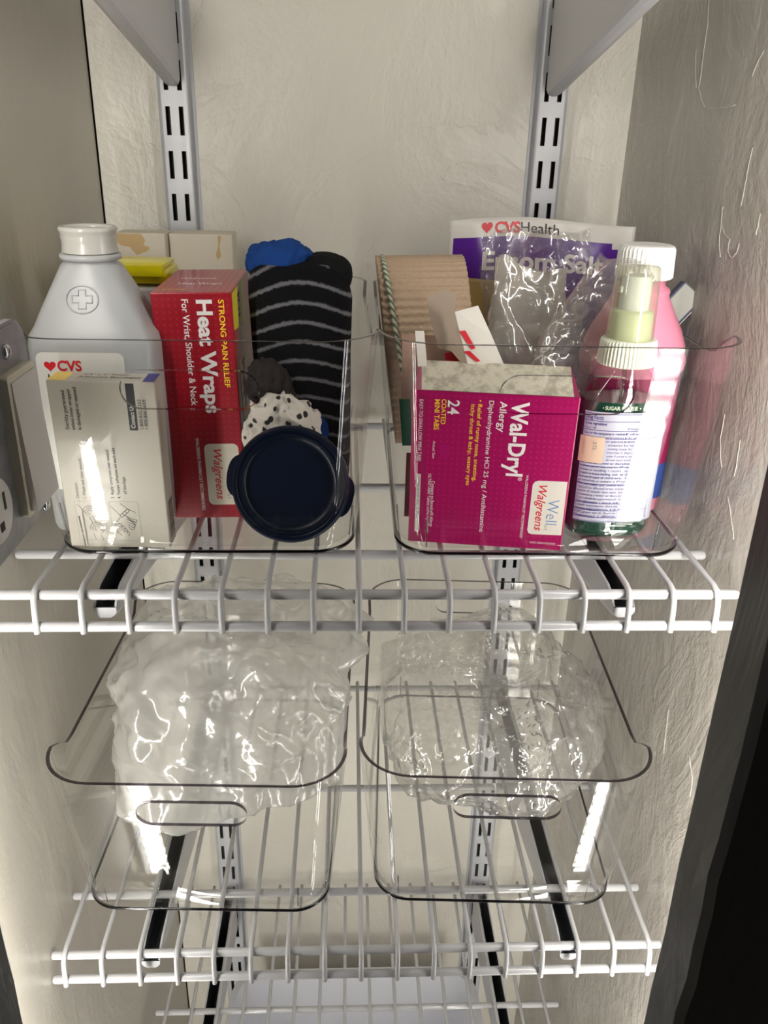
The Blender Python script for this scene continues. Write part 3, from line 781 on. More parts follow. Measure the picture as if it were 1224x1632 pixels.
# ------------------------------------------------------------------ rubbing alcohol bottle
M_HDPE = mat('milky_bottle_plastic', (.42, .43, .43, 1), .34)
MATS['milky_bottle_plastic'].node_tree.nodes['Principled BSDF'].inputs['Subsurface Weight'].default_value = .25
MATS['milky_bottle_plastic'].node_tree.nodes['Principled BSDF'].inputs['Subsurface Radius'].default_value = (.01, .01, .01)
M_CAPW = mat('translucent_white_cap', (.50, .49, .45, 1), .25, coat=.3)
def alcohol_bottle():
    t = thing('alcohol_bottle', 'milky white bottle of rubbing alcohol at the left of the left bin', 'bottle', -157.5, -228, FL)
    HW, HD = 36.5, 27.5
    zb = 122.0; zn = 157.0
    lo = [sup(HW-6, HD-5, 0, 5, 64), sup(HW-1.5, HD-1.2, 1.5, 5, 64), sup(HW-.5, HD-.3, 5, 5, 64), sup(HW, HD, 40, 5.5, 64), sup(HW, HD, zb-8, 5.5, 64), sup(HW-1, HD-.7, zb-2, 5, 64), sup(HW-4, HD-2.5, zb+2.5, 4.6, 64)]
    for k in range(1, 7):
        f = k/6; a = HW-4+(16.5-HW+4)*f; c = HD-2.5+(15.5-HD+2.5)*f
        lo.append(sup(a, c, zb+2.5+(zn-zb-2.5)*(f**.96), 4.6-2.4*f, 64))
    lo += [sup(14.2, 14.2, zn+2.0, 2, 64), sup(14.0, 14.0, zn+4.5, 2, 64)]
    b = NB(); rings(b, lo); body = obj('bottle_body', b, M_HDPE, t, smooth=True)
    b = NB(); lathe(b, [(14.2, zn+2.5), (16.6, zn+3.0), (17.0, zn+4.4), (16.6, zn+5.8), (14, zn+6.2)], 48); obj('neck_ring', b, M_HDPE, t, smooth=True)
    b = NB(); lathe(b, [(14.8, zn+6.4), (15.4, zn+6.8), (14.8, zn+10.5), (14.9, zn+13), (15.2, zn+15), (15.0, zn+17), (15.9, zn+18.2), (16.0, zn+19.6), (14.9, zn+20.6), (13.2, zn+20.2), (12.8, zn+19), (3, zn+18.6)], 48); obj('screw_cap', b, M_CAPW, t, smooth=True, autosm=60)
    # embossed cross in a ring on the sloping front shoulder
    def fy(z): f = max(0, min(1, ((z-zb-2.5)/(zn-zb-2.5))))**(1/.96); return -(HD-2.5+(15.5-HD+2.5)*f)
    b = NB(); cz = zb+18.5
    def P(x, z): return Vector((x-1.5, fy(z)-.15, z))
    tube(b, [P(8.8*math.cos(2*PI*k/28), cz+7.2*math.sin(2*PI*k/28)) for k in range(28)], .5, 6, closed=True)
    cr = [(-2, 2), (-2, 5), (2, 5), (2, 2), (5.5, 2), (5.5, -1.6), (2, -1.6), (2, -4.8), (-2, -4.8), (-2, -1.6), (-5.5, -1.6), (-5.5, 2)]
    tube(b, [P(x, cz+z) for x, z in cr], .5, 6, closed=True)
    obj('embossed_cross', b, M_HDPE, body, smooth=True)
    F = Print((-28.5, -HD, 0), (1, 0, 0), (0, 0, 1), (0, -1, 0))
    F.poly(M_LABELC, rrect(-.5, 30, 48.5, 112.5, 4), .15)
    F.heart(M_HEART, 7.0, 104.8, 6.6, .3)
    F.text(M_HEART, 'CVS', 11.0, 102.2, 13.5, 5.6, 'r', .035, 0, .3)
    F.text(M_BLACK, 'Health', 5.2, 94.6, 21, 5.6, 'r', .0, 0, .3)
    F.text(M_BLACK, '70% Isopropyl', 5.2, 84, 34, 4.6, 'r', .01, 0, .3)
    F.text(M_BLACK, 'Rubbing Alcohol', 5.2, 76, 38, 4.6, 'r', .01, 0, .3)
    F.done(t, {'white_bottle_label': 'front_label'})
M_LABELC = mat('white_bottle_label', (.72, .71, .67, 1), .35)
alcohol_bottle()

# ------------------------------------------------------------------ striped sock, spotted cloth, navy lid
def sock_material():
    m = mat('striped_knit', (.004, .004, .005, 1), .95, spec=.15); N, LK, p = nodes(m)
    tc = N.new('ShaderNodeTexCoord'); sp = N.new('ShaderNodeSeparateXYZ'); LK.new(tc.outputs['Object'], sp.inputs[0])
    x2 = N.new('ShaderNodeMath'); x2.operation = 'MULTIPLY'; LK.new(sp.outputs['X'], x2.inputs[0]); LK.new(sp.outputs['X'], x2.inputs[1])
    a = N.new('ShaderNodeMath'); a.operation = 'MULTIPLY_ADD'; a.inputs[1].default_value = 11.0; LK.new(x2.outputs[0], a.inputs[0]); LK.new(sp.outputs['Z'], a.inputs[2])
    zz = N.new('ShaderNodeMath'); zz.operation = 'PINGPONG'; zz.inputs[1].default_value = .00045; LK.new(sp.outputs['X'], zz.inputs[0])
    n, _ = noise_node(N, LK, 300, 2); nm = N.new('ShaderNodeMath'); nm.operation = 'MULTIPLY'; nm.inputs[1].default_value = .0022; LK.new(n.outputs[0], nm.inputs[0])
    s1 = N.new('ShaderNodeMath'); s1.operation = 'MULTIPLY_ADD'; s1.inputs[1].default_value = 2.0; LK.new(zz.outputs[0], s1.inputs[0]); LK.new(a.outputs[0], s1.inputs[2])
    s2 = N.new('ShaderNodeMath'); s2.operation = 'ADD'; LK.new(s1.outputs[0], s2.inputs[0]); LK.new(nm.outputs[0], s2.inputs[1])
    md = N.new('ShaderNodeMath'); md.operation = 'MODULO'; md.inputs[1].default_value = .0112; LK.new(s2.outputs[0], md.inputs[0])
    dv = N.new('ShaderNodeMath'); dv.operation = 'DIVIDE'; dv.inputs[1].default_value = .0112; LK.new(md.outputs[0], dv.inputs[0])
    r = ramp(N, LK, dv.outputs[0], [(0, (.004, .004, .005, 1)), (.05, (.13, .13, .14, 1)), (.17, (.13, .13, .14, 1)), (.25, (.004, .004, .005, 1))])
    LK.new(r.outputs[0], p.inputs['Base Color'])
    n2, _ = noise_node(N, LK, 900, 2); add_bump(m, n2.outputs[0], .6, .001)
    return m
def striped_sock():
    t = thing('striped_sock', 'folded black sock with thin grey stripes standing in the left bin', 'sock', -40, -196, FL+2)
    lo = []
    prof = [(0, 20, 18, 4), (4, 26, 24, 3), (30, 28, 27, 2), (70, 29.5, 29, 0), (100, 31, 30, -1), (120, 31.5, 29, -1.5), (134, 31.5, 27, -2), (143, 30.5, 25, -3), (149, 28, 22, -4), (153, 22, 17, -5), (154.5, 10, 8, -6)]
    for z, a, c, dx in prof:
        l = []
        for x, y, zz in sup(a, c, z, 2.6, 56):
            d = 1+.05*noise.noise(Vector((x*.05, y*.05, z*.03)))
            l.append((x*d+dx, y*d, zz+2.5*noise.noise(Vector((x*.04, y*.04, 3)))))
        lo.append(l)
    b = NB(); rings(b, lo); obj('knit_leg', b, sock_material(), t, smooth=True)
    M_BLUE = mat('blue_knit', (.008, .045, .20, 1), .9, spec=.2)
    b = crumple((0, 0, 0), (20, 14, 14), 21, 6, 5, 2.6, .0, .05, None, 1.2)
    for v in b.verts: v.co += Vector((-13, 8, 152))
    obj('blue_toe', b, M_BLUE, t, smooth=True)
    b = crumple((0, 0, 0), (16, 16, 12), 24, 3, 4, 2.4, .05, .05)
    for v in b.verts: v.co += Vector((15, 4, 147))
    obj('black_cuff', b, mat('black_knit', (.006, .006, .007, 1), .95, spec=.15), t, smooth=True)
    b = crumple((0, 0, 0), (9, 8, 12), 27, 2.5, 3, 2.4, .05, .06)
    for v in b.verts: v.co += Vector((6, -26, 54))
    obj('blue_heel', b, M_BLUE, t, smooth=True)
striped_sock()
def spotted_cloth():
    m = mat('spotted_cotton', (.62, .58, .52, 1), .85); N, LK, p = nodes(m)
    tc = N.new('ShaderNodeTexCoord'); vo = N.new('ShaderNodeTexVoronoi'); vo.inputs['Scale'].default_value = 150; vo.inputs['Randomness'].default_value = .85
    LK.new(tc.outputs['Object'], vo.inputs['Vector'])
    r = ramp(N, LK, vo.outputs['Distance'], [(.26, (.015, .014, .016, 1)), (.34, (.62, .58, .52, 1))]); LK.new(r.outputs[0], p.inputs['Base Color'])
    def sq(p_): p_.z += 3.0*math.sin(p_.x*.22+1); p_.y += 2.5*math.sin(p_.x*.3+p_.z*.1); return p_
    b = crumple((0, 0, 0), (22, 13, 24), 31, 9, 5, 2.2, .0, .05, sq, 1.3)
    o = obj('spotted_cloth', b, m, smooth=True, loc=L3(-51, -240, -172)); tag(o, 'crumpled white cloth with black spots tucked behind the navy lid', 'cloth')
    b = crumple((0, 0, 0), (12, 11, 13), 37, 7, 5, 2.3, .0, .055, None, 1.4)
    o2 = obj('dark_brown_cloth', b, mat('dark_brown_cotton', (.014, .009, .009, 1), .9), smooth=True, loc=L3(-60, -230, -146)); tag(o2, 'small dark brown cloth bunched above the spotted cloth', 'cloth')
spotted_cloth()
def navy_lid():
    M_NAVY = mat('navy_plastic', (.002, .0055, .019, 1), .30, spec=.35, coat=.05)
    N, LK, p = nodes(M_NAVY)
    t = thing('round_lid', 'round navy plastic lid leaning upright inside the left bin', 'lid', -45.5, -271, -194)
    t.rotation_euler = (math.radians(90-17), 0, math.radians(-3))
    b = NB()
    lathe(b, [(31.0, -13), (33.6, -13), (34.3, -10), (34.6, -3), (34.2, -1), (33.0, .3), (31.8, .2), (31.2, -1.0), (30.2, -1.4), (29.4, -.4), (28.3, -.6), (27.6, -3.4), (26.4, -4.6), (24, -4.8), (6, -5.0)], 72, cap0=False)
    obj('lid_disc', b, M_NAVY, t, smooth=True, autosm=50)
    for a, nm in ((172, 'tab'), (-12, 'tab')):
        b = NB(); a0 = math.radians(a)
        q = []
        for k in range(13):
            f = -1+2*k/12; an = a0+f*.38
            r = 34.2+3.6*(1-f*f*f*f)
            q.append((r*math.cos(an), r*math.sin(an)))
        q += [(33*math.cos(a0+.38-.76*k/12), 33*math.sin(a0+.38-.76*k/12)) for k in range(13)]
        lo = [[(x, y, z) for x, y in q] for z in (-6.5, -3.5)]
        rings(b, lo); obj('tab', b, M_NAVY, t)
navy_lid()

# ------------------------------------------------------------------ things in the right bin
def spray_bottle():
    t = thing('throat_spray_bottle', 'clear pump spray bottle with green liquid and a printed label in the right bin', 'bottle', 149.5, -250.5, FL+.4, (0, 0, math.radians(2)))
    HW, HD = 27.0, 17.0; zs = 92
    def body(ins, z0, z1, extra=True):
        lo = [sup(HW-4-ins, HD-4-ins, z0, 2.6, 56), sup(HW-.8-ins, HD-.8-ins, z0+2.5, 2.6, 56)]
        for z in (8, 30, 60, 78):
            if z < z1: lo.append(sup(HW-ins-(0 if z < 60 else .6), HD-ins, z, 2.6, 56))
        return lo
    lo = body(0, 0, 200)+[sup(HW-2, HD-.6, 86, 2.5, 56), sup(HW-5.5, HD-1.2, 94, 2.4, 56), sup(HW-10, 14.6, 101, 2.2, 56), sup(14.2, 13.4, 105.5, 2, 56), sup(13, 13, 107, 2, 56), sup(12.6, 12.6, 112, 2, 56)]
    b = NB(); rings(b, lo); obj('bottle_wall', b, M_BOTCLR, t, smooth=True)
    m = mat('dark_green_liquid', (.012, .055, .035, 1), .12, coat=.6)
    b = NB(); rings(b, body(1.6, 2.5, 79)+[sup(HW-2.6, HD-1.9, 86, 2.5, 56), sup(HW-4.2, HD-2.2, 89, 2.4, 56)]); obj('green_liquid', b, m, t, smooth=True, autosm=40)
    b = NB(); tube(b, [(0, 0, 8), (1, 0, 60), (0, 0, 112)], 1.4, 8); obj('dip_tube', b, film('dip_tube_plastic', (.8, .8, .78, 1), .08), t, smooth=True)
    # label wrapped round the front
    M_LAB = mat('lavender_drug_label', (.42, .42, .50, 1), .4)
    b = NB(); grid = []
    def lp(u, z, off=.35):      # u: arc position -1..1 over the front
        a = math.radians(-90+u*72); c, s = math.cos(a), math.sin(a); e = 2.6
        x = (HW+off)*math.copysign(abs(c)**(2/e), c); y = (HD+off)*math.copysign(abs(s)**(2/e), s)
        return Vector((x, y, z))
    us = [-.80+1.72*k/30 for k in range(31)]
    for z in (15, 40, 60, 84): grid.append([b.verts.new(lp(u, z)) for u in us])
    for r in range(3):
        for k in range(30): b.faces.new((grid[r][k], grid[r][k+1], grid[r+1][k+1], grid[r+1][k]))
    lab = obj('drug_label', b, M_LAB, t, smooth='keep')
    # print on the label, bent round the bottle
    def wrap_text(bmm, body_, u0, u1, z, cap, bold=.01):
        vs, fs = text_mesh(body_, bold); x0 = min(p[0] for p in vs); x1 = max(p[0] for p in vs)
        nv = [bmm.verts.new(lp(u0+(u1-u0)*(p[0]-x0)/(x1-x0), z+p[1]*cap/.7, .55)) for p in vs]
        for f in fs:
            try: bmm.faces.new([nv[i] for i in f])
            except ValueError: pass
    def wrap_bar(bmm, u0, u1, z0, z1):
        n = 16; A = [[bmm.verts.new(lp(u0+(u1-u0)*k/n, z, .5)) for k in range(n+1)] for z in (z0, z1)]
        for k in range(n): bmm.faces.new((A[0][k], A[0][k+1], A[1][k+1], A[1][k]))
    tb = NB()
    wrap_text(tb, 'Drug Facts', -.76, -.36, 79.6, 2.4, .012)
    wrap_text(tb, 'Active ingredient', -.76, -.28, 76.2, 1.7, .012); wrap_text(tb, 'Purpose', .30, .52, 76.2, 1.7, .012)
    wrap_text(tb, 'Phenol 1.4%', -.76, -.48, 73.8, 1.3, 0); wrap_text(tb, 'Oral anesthetic/analgesic', .0, .52, 73.8, 1.3, 0)
    rows = ['Uses for the temporary relief of occasional minor', 'irritation, pain, sore mouth and sore throat', 'Warnings Severe or persistent sore throat', 'accompanied by high fever, headache, nausea and', 'vomiting may be serious. Consult a doctor', 'if more than 2 days or administer to children', 'under 2 years unless directed by a doctor', 'do not exceed recommended dosage', 'Stop use and ask a doctor or dentist if \u2022 sore mouth', 'symptoms do not improve in 7 days \u2022 irritation, pain', 'redness or swelling \u2022 rash or fever develops', 'If pregnant or breast feeding, ask a doctor before use', 'Keep out of reach of children. In case of overdose', 'get medical help or contact a Poison Control Center', 'Directions adults and children 3 years of age', '\u2022 apply to the affected area (one spray) \u2022 allow to', 'remain for 15 seconds, then spit out \u2022 use every 2 hours', 'or as directed by a doctor or dentist. Children under', '12 years should be supervised in the use of product', 'Other information \u2022 store at room temperature', '\u2022 check expiration date before using', 'Inactive ingredients D&C green no. 5', 'FD&C green no. 3, flavor, glycerin, water', 'Questions? 1-800-880-7692']
    z = 70.6
    for k, s in enumerate(rows):
        u0 = -.76 if not 3 <= k <= 7 else -.22
        wrap_text(tb, s, u0, .54-(.1 if k % 3 == 2 else 0), z, 1.35, .012 if s.split()[0] in ('Uses', 'Warnings', 'Stop', 'If', 'Keep', 'Directions', 'Other', 'Inactive', 'Questions?') else .0)
        z -= 2.28
    for zz in (82.8, 78.4, 72.8, 68.0, 50.6, 39.4, 27.0, 22.4, 17.8, 15.3): wrap_bar(tb, -.79, .56, zz, zz+.35)
    wrap_bar(tb, -.80, -.785, 15.3, 83); wrap_bar(tb, .56, .575, 15.3, 83)
    obj('label_text', tb, M_INKN, lab, smooth='keep')
    tb = NB(); wrap_text(tb, '\u2022 SUGAR FREE \u2022 GLUTEN FREE', -.40, .62, 85.6, 2.2, .012); obj('printed_text', tb, mat('pale_green_ink', (.55, .62, .45, 1), .4), t, smooth='keep')
    tb = NB(); n = 8
    st = [[tb.verts.new(lp(-.84+.56*k/n, zz, .8)) for k in range(n+1)] for zz in (53, 69)]
    for k in range(n): tb.faces.new((st[0][k], st[0][k+1], st[1][k+1], st[1][k]))
    o = obj('price_sticker', tb, mat('peach_sticker', (.60, .45, .33, 1), .5), lab, smooth='keep'); o['label'] = 'peach lot number sticker'
    tb = NB()
    vs, fs = text_mesh('0X0153', .004)
    for (body_, u, cap, zt) in (('CX01CC0', -.74, 1.9, 67), ('8.T8', -.50, 2.4, 66)):
        vs, fs = text_mesh(body_, 0); nv = [tb.verts.new(lp(u+p[1]*cap*.05, zt-p[0]*cap*1.1, 1.0)) for p in vs]
        for f in fs:
            try: tb.faces.new([nv[i] for i in f])
            except ValueError: pass
    obj('sticker_text', tb, M_INKG, lab, smooth='keep')
    # ribbed collar, pump and clear overcap
    b = NB(); lo = []
    for z, r in ((109.0, 16.0), (109.8, 16.6), (122.5, 15.6), (123.6, 14.8), (123.8, 11)):
        l = []
        for k in range(144):
            a = 2*PI*k/144; rr_ = r+(.38 if k % 3 == 0 else -.2)*(1 if 109.5 < z < 123 else .2); l.append((rr_*math.cos(a), rr_*math.sin(a), z))
        lo.append(l)
    rings(b, lo); obj('ribbed_collar', b, mat('pale_green_white_plastic', (.66, .68, .56, 1), .4), t)
    b = NB(); lathe(b, [(11.8, 123.8), (11.6, 138), (10.6, 139.5), (9.0, 140)], 40); obj('pump_base', b, mat('pale_lime_plastic', (.60, .64, .42, 1), .4), t, smooth=True, autosm=50)
    b = NB(); lathe(b, [(8.6, 140), (8.4, 156), (7.4, 158.5), (2, 159)], 40); box(b, -9.5, -2, 149, -5, 2, 153, .8); obj('pump_head', b, mat('soft_white_plastic', (.66, .68, .64, 1), .4), t, smooth=True, autosm=50)
    b = NB(); lathe(b, [(13.6, 124), (13.0, 140), (12.2, 160), (11.6, 163.2), (10.4, 164.2), (2, 164.6)], 48, cap0=False)
    obj('clear_overcap', b, film('frosted_overcap', (.90, .90, .84, 1), .07, .08, .7, 4, .16, (.68, .70, .58, 1)), t, smooth=True, autosm=50)
spray_bottle()

def pink_bottle():
    t = thing('pink_medicine_bottle', 'pink medicine bottle with a white ribbed cap behind the spray bottle', 'bottle', 169.0, -203, FL+.4)
    M_P = mat('pink_plastic', (.72, .25, .36, 1), .32, coat=.2)
    b = NB()
    lo = [sup(27, 20, 0, 2.6, 56), sup(30, 23, 3, 2.6, 56), sup(30.5, 23.5, 30, 2.6, 56), sup(30.5, 23.5, 94, 2.6, 56), sup(32.5, 25, 97, 2.4, 56), sup(33, 25.5, 101, 2.4, 56), sup(32.5, 25, 105, 2.4, 56), sup(31, 23.5, 108, 2.3, 56), sup(31.5, 24, 111, 2.3, 56), sup(27.5, 22.5, 121, 2.2, 56), sup(22.5, 20, 130, 2.1, 56), sup(18.5, 17.5, 138, 2, 56), sup(17.0, 16.8, 141, 2, 56), sup(17.4, 17.4, 143, 2, 56), sup(16.8, 16.8, 145, 2, 56), sup(14, 14, 147, 2, 56), sup(13.5, 13.5, 153, 2, 56)]
    rings(b, lo); obj('bottle_body', b, M_P, t, smooth=True)
    M_MAG = mat('magenta_label', (.30, .01, .085, 1), .35)
    b = NB(); rings(b, [sup(30.9, 23.9, 36, 2.6, 56), sup(30.9, 23.9, 93, 2.6, 56)], False, False); obj('magenta_label', b, M_MAG, t, smooth=True)
    b = NB(); rings(b, [sup(31.0, 24.0, 12, 2.6, 56), sup(31.0, 24.0, 36, 2.6, 56)], False, False); obj('blue_label_band', b, mat('blue_label_print', (.04, .09, .35, 1), .35), t, smooth=True)
    b = NB(); lo = []
    for z, r in ((151, 16.4), (152, 17.2), (168, 16.6), (170, 15.8), (170.6, 14)):
        lo.append([((r+(.3 if k % 3 == 0 else -.2)*(1 if 151.5 < z < 169 else 0))*math.cos(2*PI*k/120), (r+(.3 if k % 3 == 0 else -.2)*(1 if 151.5 < z < 169 else 0))*math.sin(2*PI*k/120), z) for k in range(120)])
    rings(b, lo); obj('ribbed_cap', b, mat('bright_white_cap', (.78, .78, .76, 1), .4), t)
pink_bottle()

def bandage_roll():
    t = thing('elastic_bandage', 'rolled tan elastic bandage at the back left of the right bin', 'bandage', 45, -152, FL)
    m = mat('tan_ribbed_elastic', (.42, .31, .215, 1), .9, spec=.2); N, LK, p = nodes(m)
    n2, _ = noise_node(N, LK, 500, 2, .6, (1, .4, 1)); add_bump(m, n2.outputs[0], .7, .0012)
    cz, R = 92.0, 0
    b = NB(); lo = []
    nu, nx = 320, 40
    for i in range(nx+1):
        x = -31+58*i/nx; l = []
        for k in range(nu):
            a = 2*PI*k/nu; ca, sa = math.cos(a), math.sin(a); e = 2.8
            y = 29*math.copysign(abs(ca)**(2/e), ca); z = 63*math.copysign(abs(sa)**(2/e), sa)
            rib = 1.0*math.sin((z if abs(y) > 20 else a*40)*2*PI/5.0+.5*math.sin(x*1.1))
            l.append((x-.13*z, y+rib*ca, cz+z+rib*sa+.03*x))
        lo.append(l)
    rings(b, lo); obj('rolled_band', b, m, t, smooth=True)
    m2 = mat('green_white_stitch', (.55, .53, .44, 1), .9); N, LK, p = nodes(m2)
    tc = N.new('ShaderNodeTexCoord'); wv = N.new('ShaderNodeTexWave'); wv.bands_direction = 'DIAGONAL'; wv.inputs['Scale'].default_value = 130
    LK.new(tc.outputs['Object'], wv.inputs['Vector']); r = ramp(N, LK, wv.outputs['Color'], [(.35, (.10, .17, .09, 1)), (.6, (.56, .53, .44, 1))]); LK.new(r.outputs[0], p.inputs['Base Color'])
    b = NB(); e = 2.8; q = []
    for k in range(64):
        a = 2*PI*k/64; ca, sa = math.cos(a), math.sin(a); z = 62.6*math.copysign(abs(sa)**(2/e), sa)
        q.append((-22-.20*z, 30.2*math.copysign(abs(ca)**(2/e), ca), cz+z))
    tube(b, q, 1.5, 8, closed=True); obj('stitched_edge', b, m2, t, smooth=True)
bandage_roll()

def epsom_pouch():
    t = thing('epsom_salt_pouch', 'purple and white zip pouch of Epsom salt standing at the back of the right bin', 'pouch', 124, -108, FL, (math.radians(2), 0, math.radians(-1)))
    M_PUR = mat('purple_pouch_film', (.085, .012, .25, 1), .3, coat=.2); M_PW = mat('white_pouch_film', (.64, .61, .57, 1), .35)
    H, W = 176.0, 132.0; nz, nx = 44, 40
    def S(u, v):    # u -1..1, v 0..1 ; front y
        th = 20*(1-abs(u)**2.5)*(math.sin(PI*min(1, (1-v)*1.1+.0))**.6 if v > .12 else math.sin(PI*.968*1)**.6*1.0) if v < .97 else 0
        th = 20*(1-abs(u)**2.5)*max(0, min(1, (1-v)*2.2))*1.0+.6
        x = u*W/2; y = 2.2*math.sin(u*5+v*3)*(v)+1.2*noise.noise(Vector((u*4, v*6, 1)))*2
        z = v*H+(v > .6)*(2.5*math.sin(u*2.4+2.2)+4*(u**2)*0)*((v-.6)/.4)
        return x, y, z, th
    b = NB(); G = []
    for s in (-1, 1):
        g = []
        for j in range(nz+1):
            row = []
            for i in range(nx+1):
                x, y, z, th = S(-1+2*i/nx, j/nz); row.append(b.verts.new((x, y+s*th, z)))
            g.append(row)
        G.append(g)
    for gi, g in enumerate(G):
        for j in range(nz):
            for i in range(nx):
                f = b.faces.new((g[j][i], g[j][i+1], g[j+1][i+1], g[j+1][i]))
                u = -1+2*(i+.5)/nx; v = (j+.5)/nz
                lim = .93+.008*math.sin(u*3)-.022*max(0, u)
                f.material_index = 0 if (v > lim or u < -.965 or (gi == 0 and v < .2)) else 1
    a, c = G
    for i in range(nx): b.faces.new((a[0][i], c[0][i], c[0][i+1], a[0][i+1])); b.faces.new((a[nz][i], a[nz][i+1], c[nz][i+1], c[nz][i]))
    for j in range(nz): b.faces.new((a[j][0], a[j+1][0], c[j+1][0], c[j][0])); b.faces.new((a[j][nx], c[j][nx], c[j+1][nx], a[j+1][nx]))
    obj('pouch_body', b, [M_PW, M_PUR], t, smooth=True)
    def fp(x, z, lift):
        X, y, zz, th = S(x/(W/2), max(0, min(1, z/H))); return Vector((x, y-th-lift, zz))
    tm = {}
    def tx(m, body, x, z, ln, cap, bold):
        b = tm.setdefault(m.name, (NB(), m))[0]; vs, fs = text_mesh(body, bold); x0 = min(p[0] for p in vs); x1 = max(p[0] for p in vs)
        nv = [b.verts.new(fp(x+(p[0]-x0)*ln/(x1-x0), z+p[1]*cap/.7, .5)) for p in vs]
        for f in fs:
            try: b.faces.new([nv[i] for i in f])
            except ValueError: pass
    tx(M_HEART, 'CVS', -34, 166.5, 18, 6.6, .035); tx(M_BLACK, 'Health', -15.5, 166.5, 26, 6.6, 0)
    b = tm[M_HEART.name][0]; pts = []
    for k in range(28):
        q = 2*PI*k/28; pts.append(fp(-39.5+8*16*math.sin(q)**3/32, 170.2+8*(13*math.cos(q)-5*math.cos(2*q)-2*math.cos(3*q)-math.cos(4*q))/32, .6))
    b.faces.new([b.verts.new(p) for p in pts])
    tx(M_INKW, 'Epsom Salt', -42, 143, 86, 11.5, .03)
    tx(M_INKW, 'Magnesium Sulfate', -42, 130, 60, 6, .008)
    for k, (b, m) in tm.items(): obj('printed_text', b, m, t, smooth='keep')
epsom_pouch()

def zip_bags():
    # crinkled clear bags bunched on top of the right bin's contents
    def sheet(name, label, c, wd, ht, rot, seed, m, fold=9, cat='bag'):
        t_ = None; b = NB(); n = 60; G = []; off = Vector((seed*5.1, seed*2.7, 0)); rnd = random.Random(seed)
        front = []; back = []
        for s in (0, 1):
            g = []
            for j in range(n+1):
                row = []
                for i in range(n+1):
                    u, v = -1+2*i/n, j/n
                    p = Vector((u*wd/2*(1-.12*v*(seed % 3)), 0, v*ht)); q = p*.035+off+Vector((0, 0, s*.25))
                    vd = noise.voronoi(q*1.3)[0]; rd = .7-1.1*(vd[1]-vd[0]); r2 = noise.voronoi(q*2.9)[0][0]+.1
                    p.y = fold*(noise.noise(q)+.7*(rd-.4)+.35*(r2-.4))+(5.5 if s else -5.5)*(1-abs(u)**6)*max(.05, 1-v**6)
                    p.x += 3*noise.noise(q*1.7+Vector((4, 4, 4))); p.z += 3*noise.noise(q*1.9)+v*4*math.sin(u*3+seed)
                    row.append(b.verts.new(p))
                g.append(row)
            G.append(g)
        for g in G:
            for j in range(n):
                for i in range(n): b.faces.new((g[j][i], g[j][i+1], g[j+1][i+1], g[j+1][i]))
        o = obj(name, b, m, smooth=True); o.location = L3(*c); o.rotation_euler = tuple(math.radians(a) for a in rot)
        return tag(o, label, cat)
    sheet('zip_bag', 'cloudy zip bag standing in front of the purple pouch', (94, -198, FL+52), 50, 104, (-4, 5, -1), 4, M_ZIPBAG, 6)
    sheet('plastic_bag', 'clear crinkled bag leaning right beside the spray bottle in the right bin', (104, -212, FL+62), 44, 112, (6, 26, -8), 7, M_BAGCLR2, 9)
    sheet('plastic_bag', 'clear crumpled bag draped over the lettering of the purple pouch', (118, -146, FL+92), 72, 82, (8, -6, 4), 9, M_BAGDRAPE, 10)
    # ochre sachet seen inside the cloudy bag
    b = NB(); box(b, -13, -3, 0, 13, 3, 80, 1.5); o = obj('ochre_sachet', b, mat('ochre_card', (.42, .30, .10, 1), .6)); o.location = L3(70, -140, FL+60); o.rotation_euler = (0, math.radians(4), 0)
    tag(o, 'ochre yellow sachet between the tan bandage and the cloudy bag', 'sachet')
zip_bags()

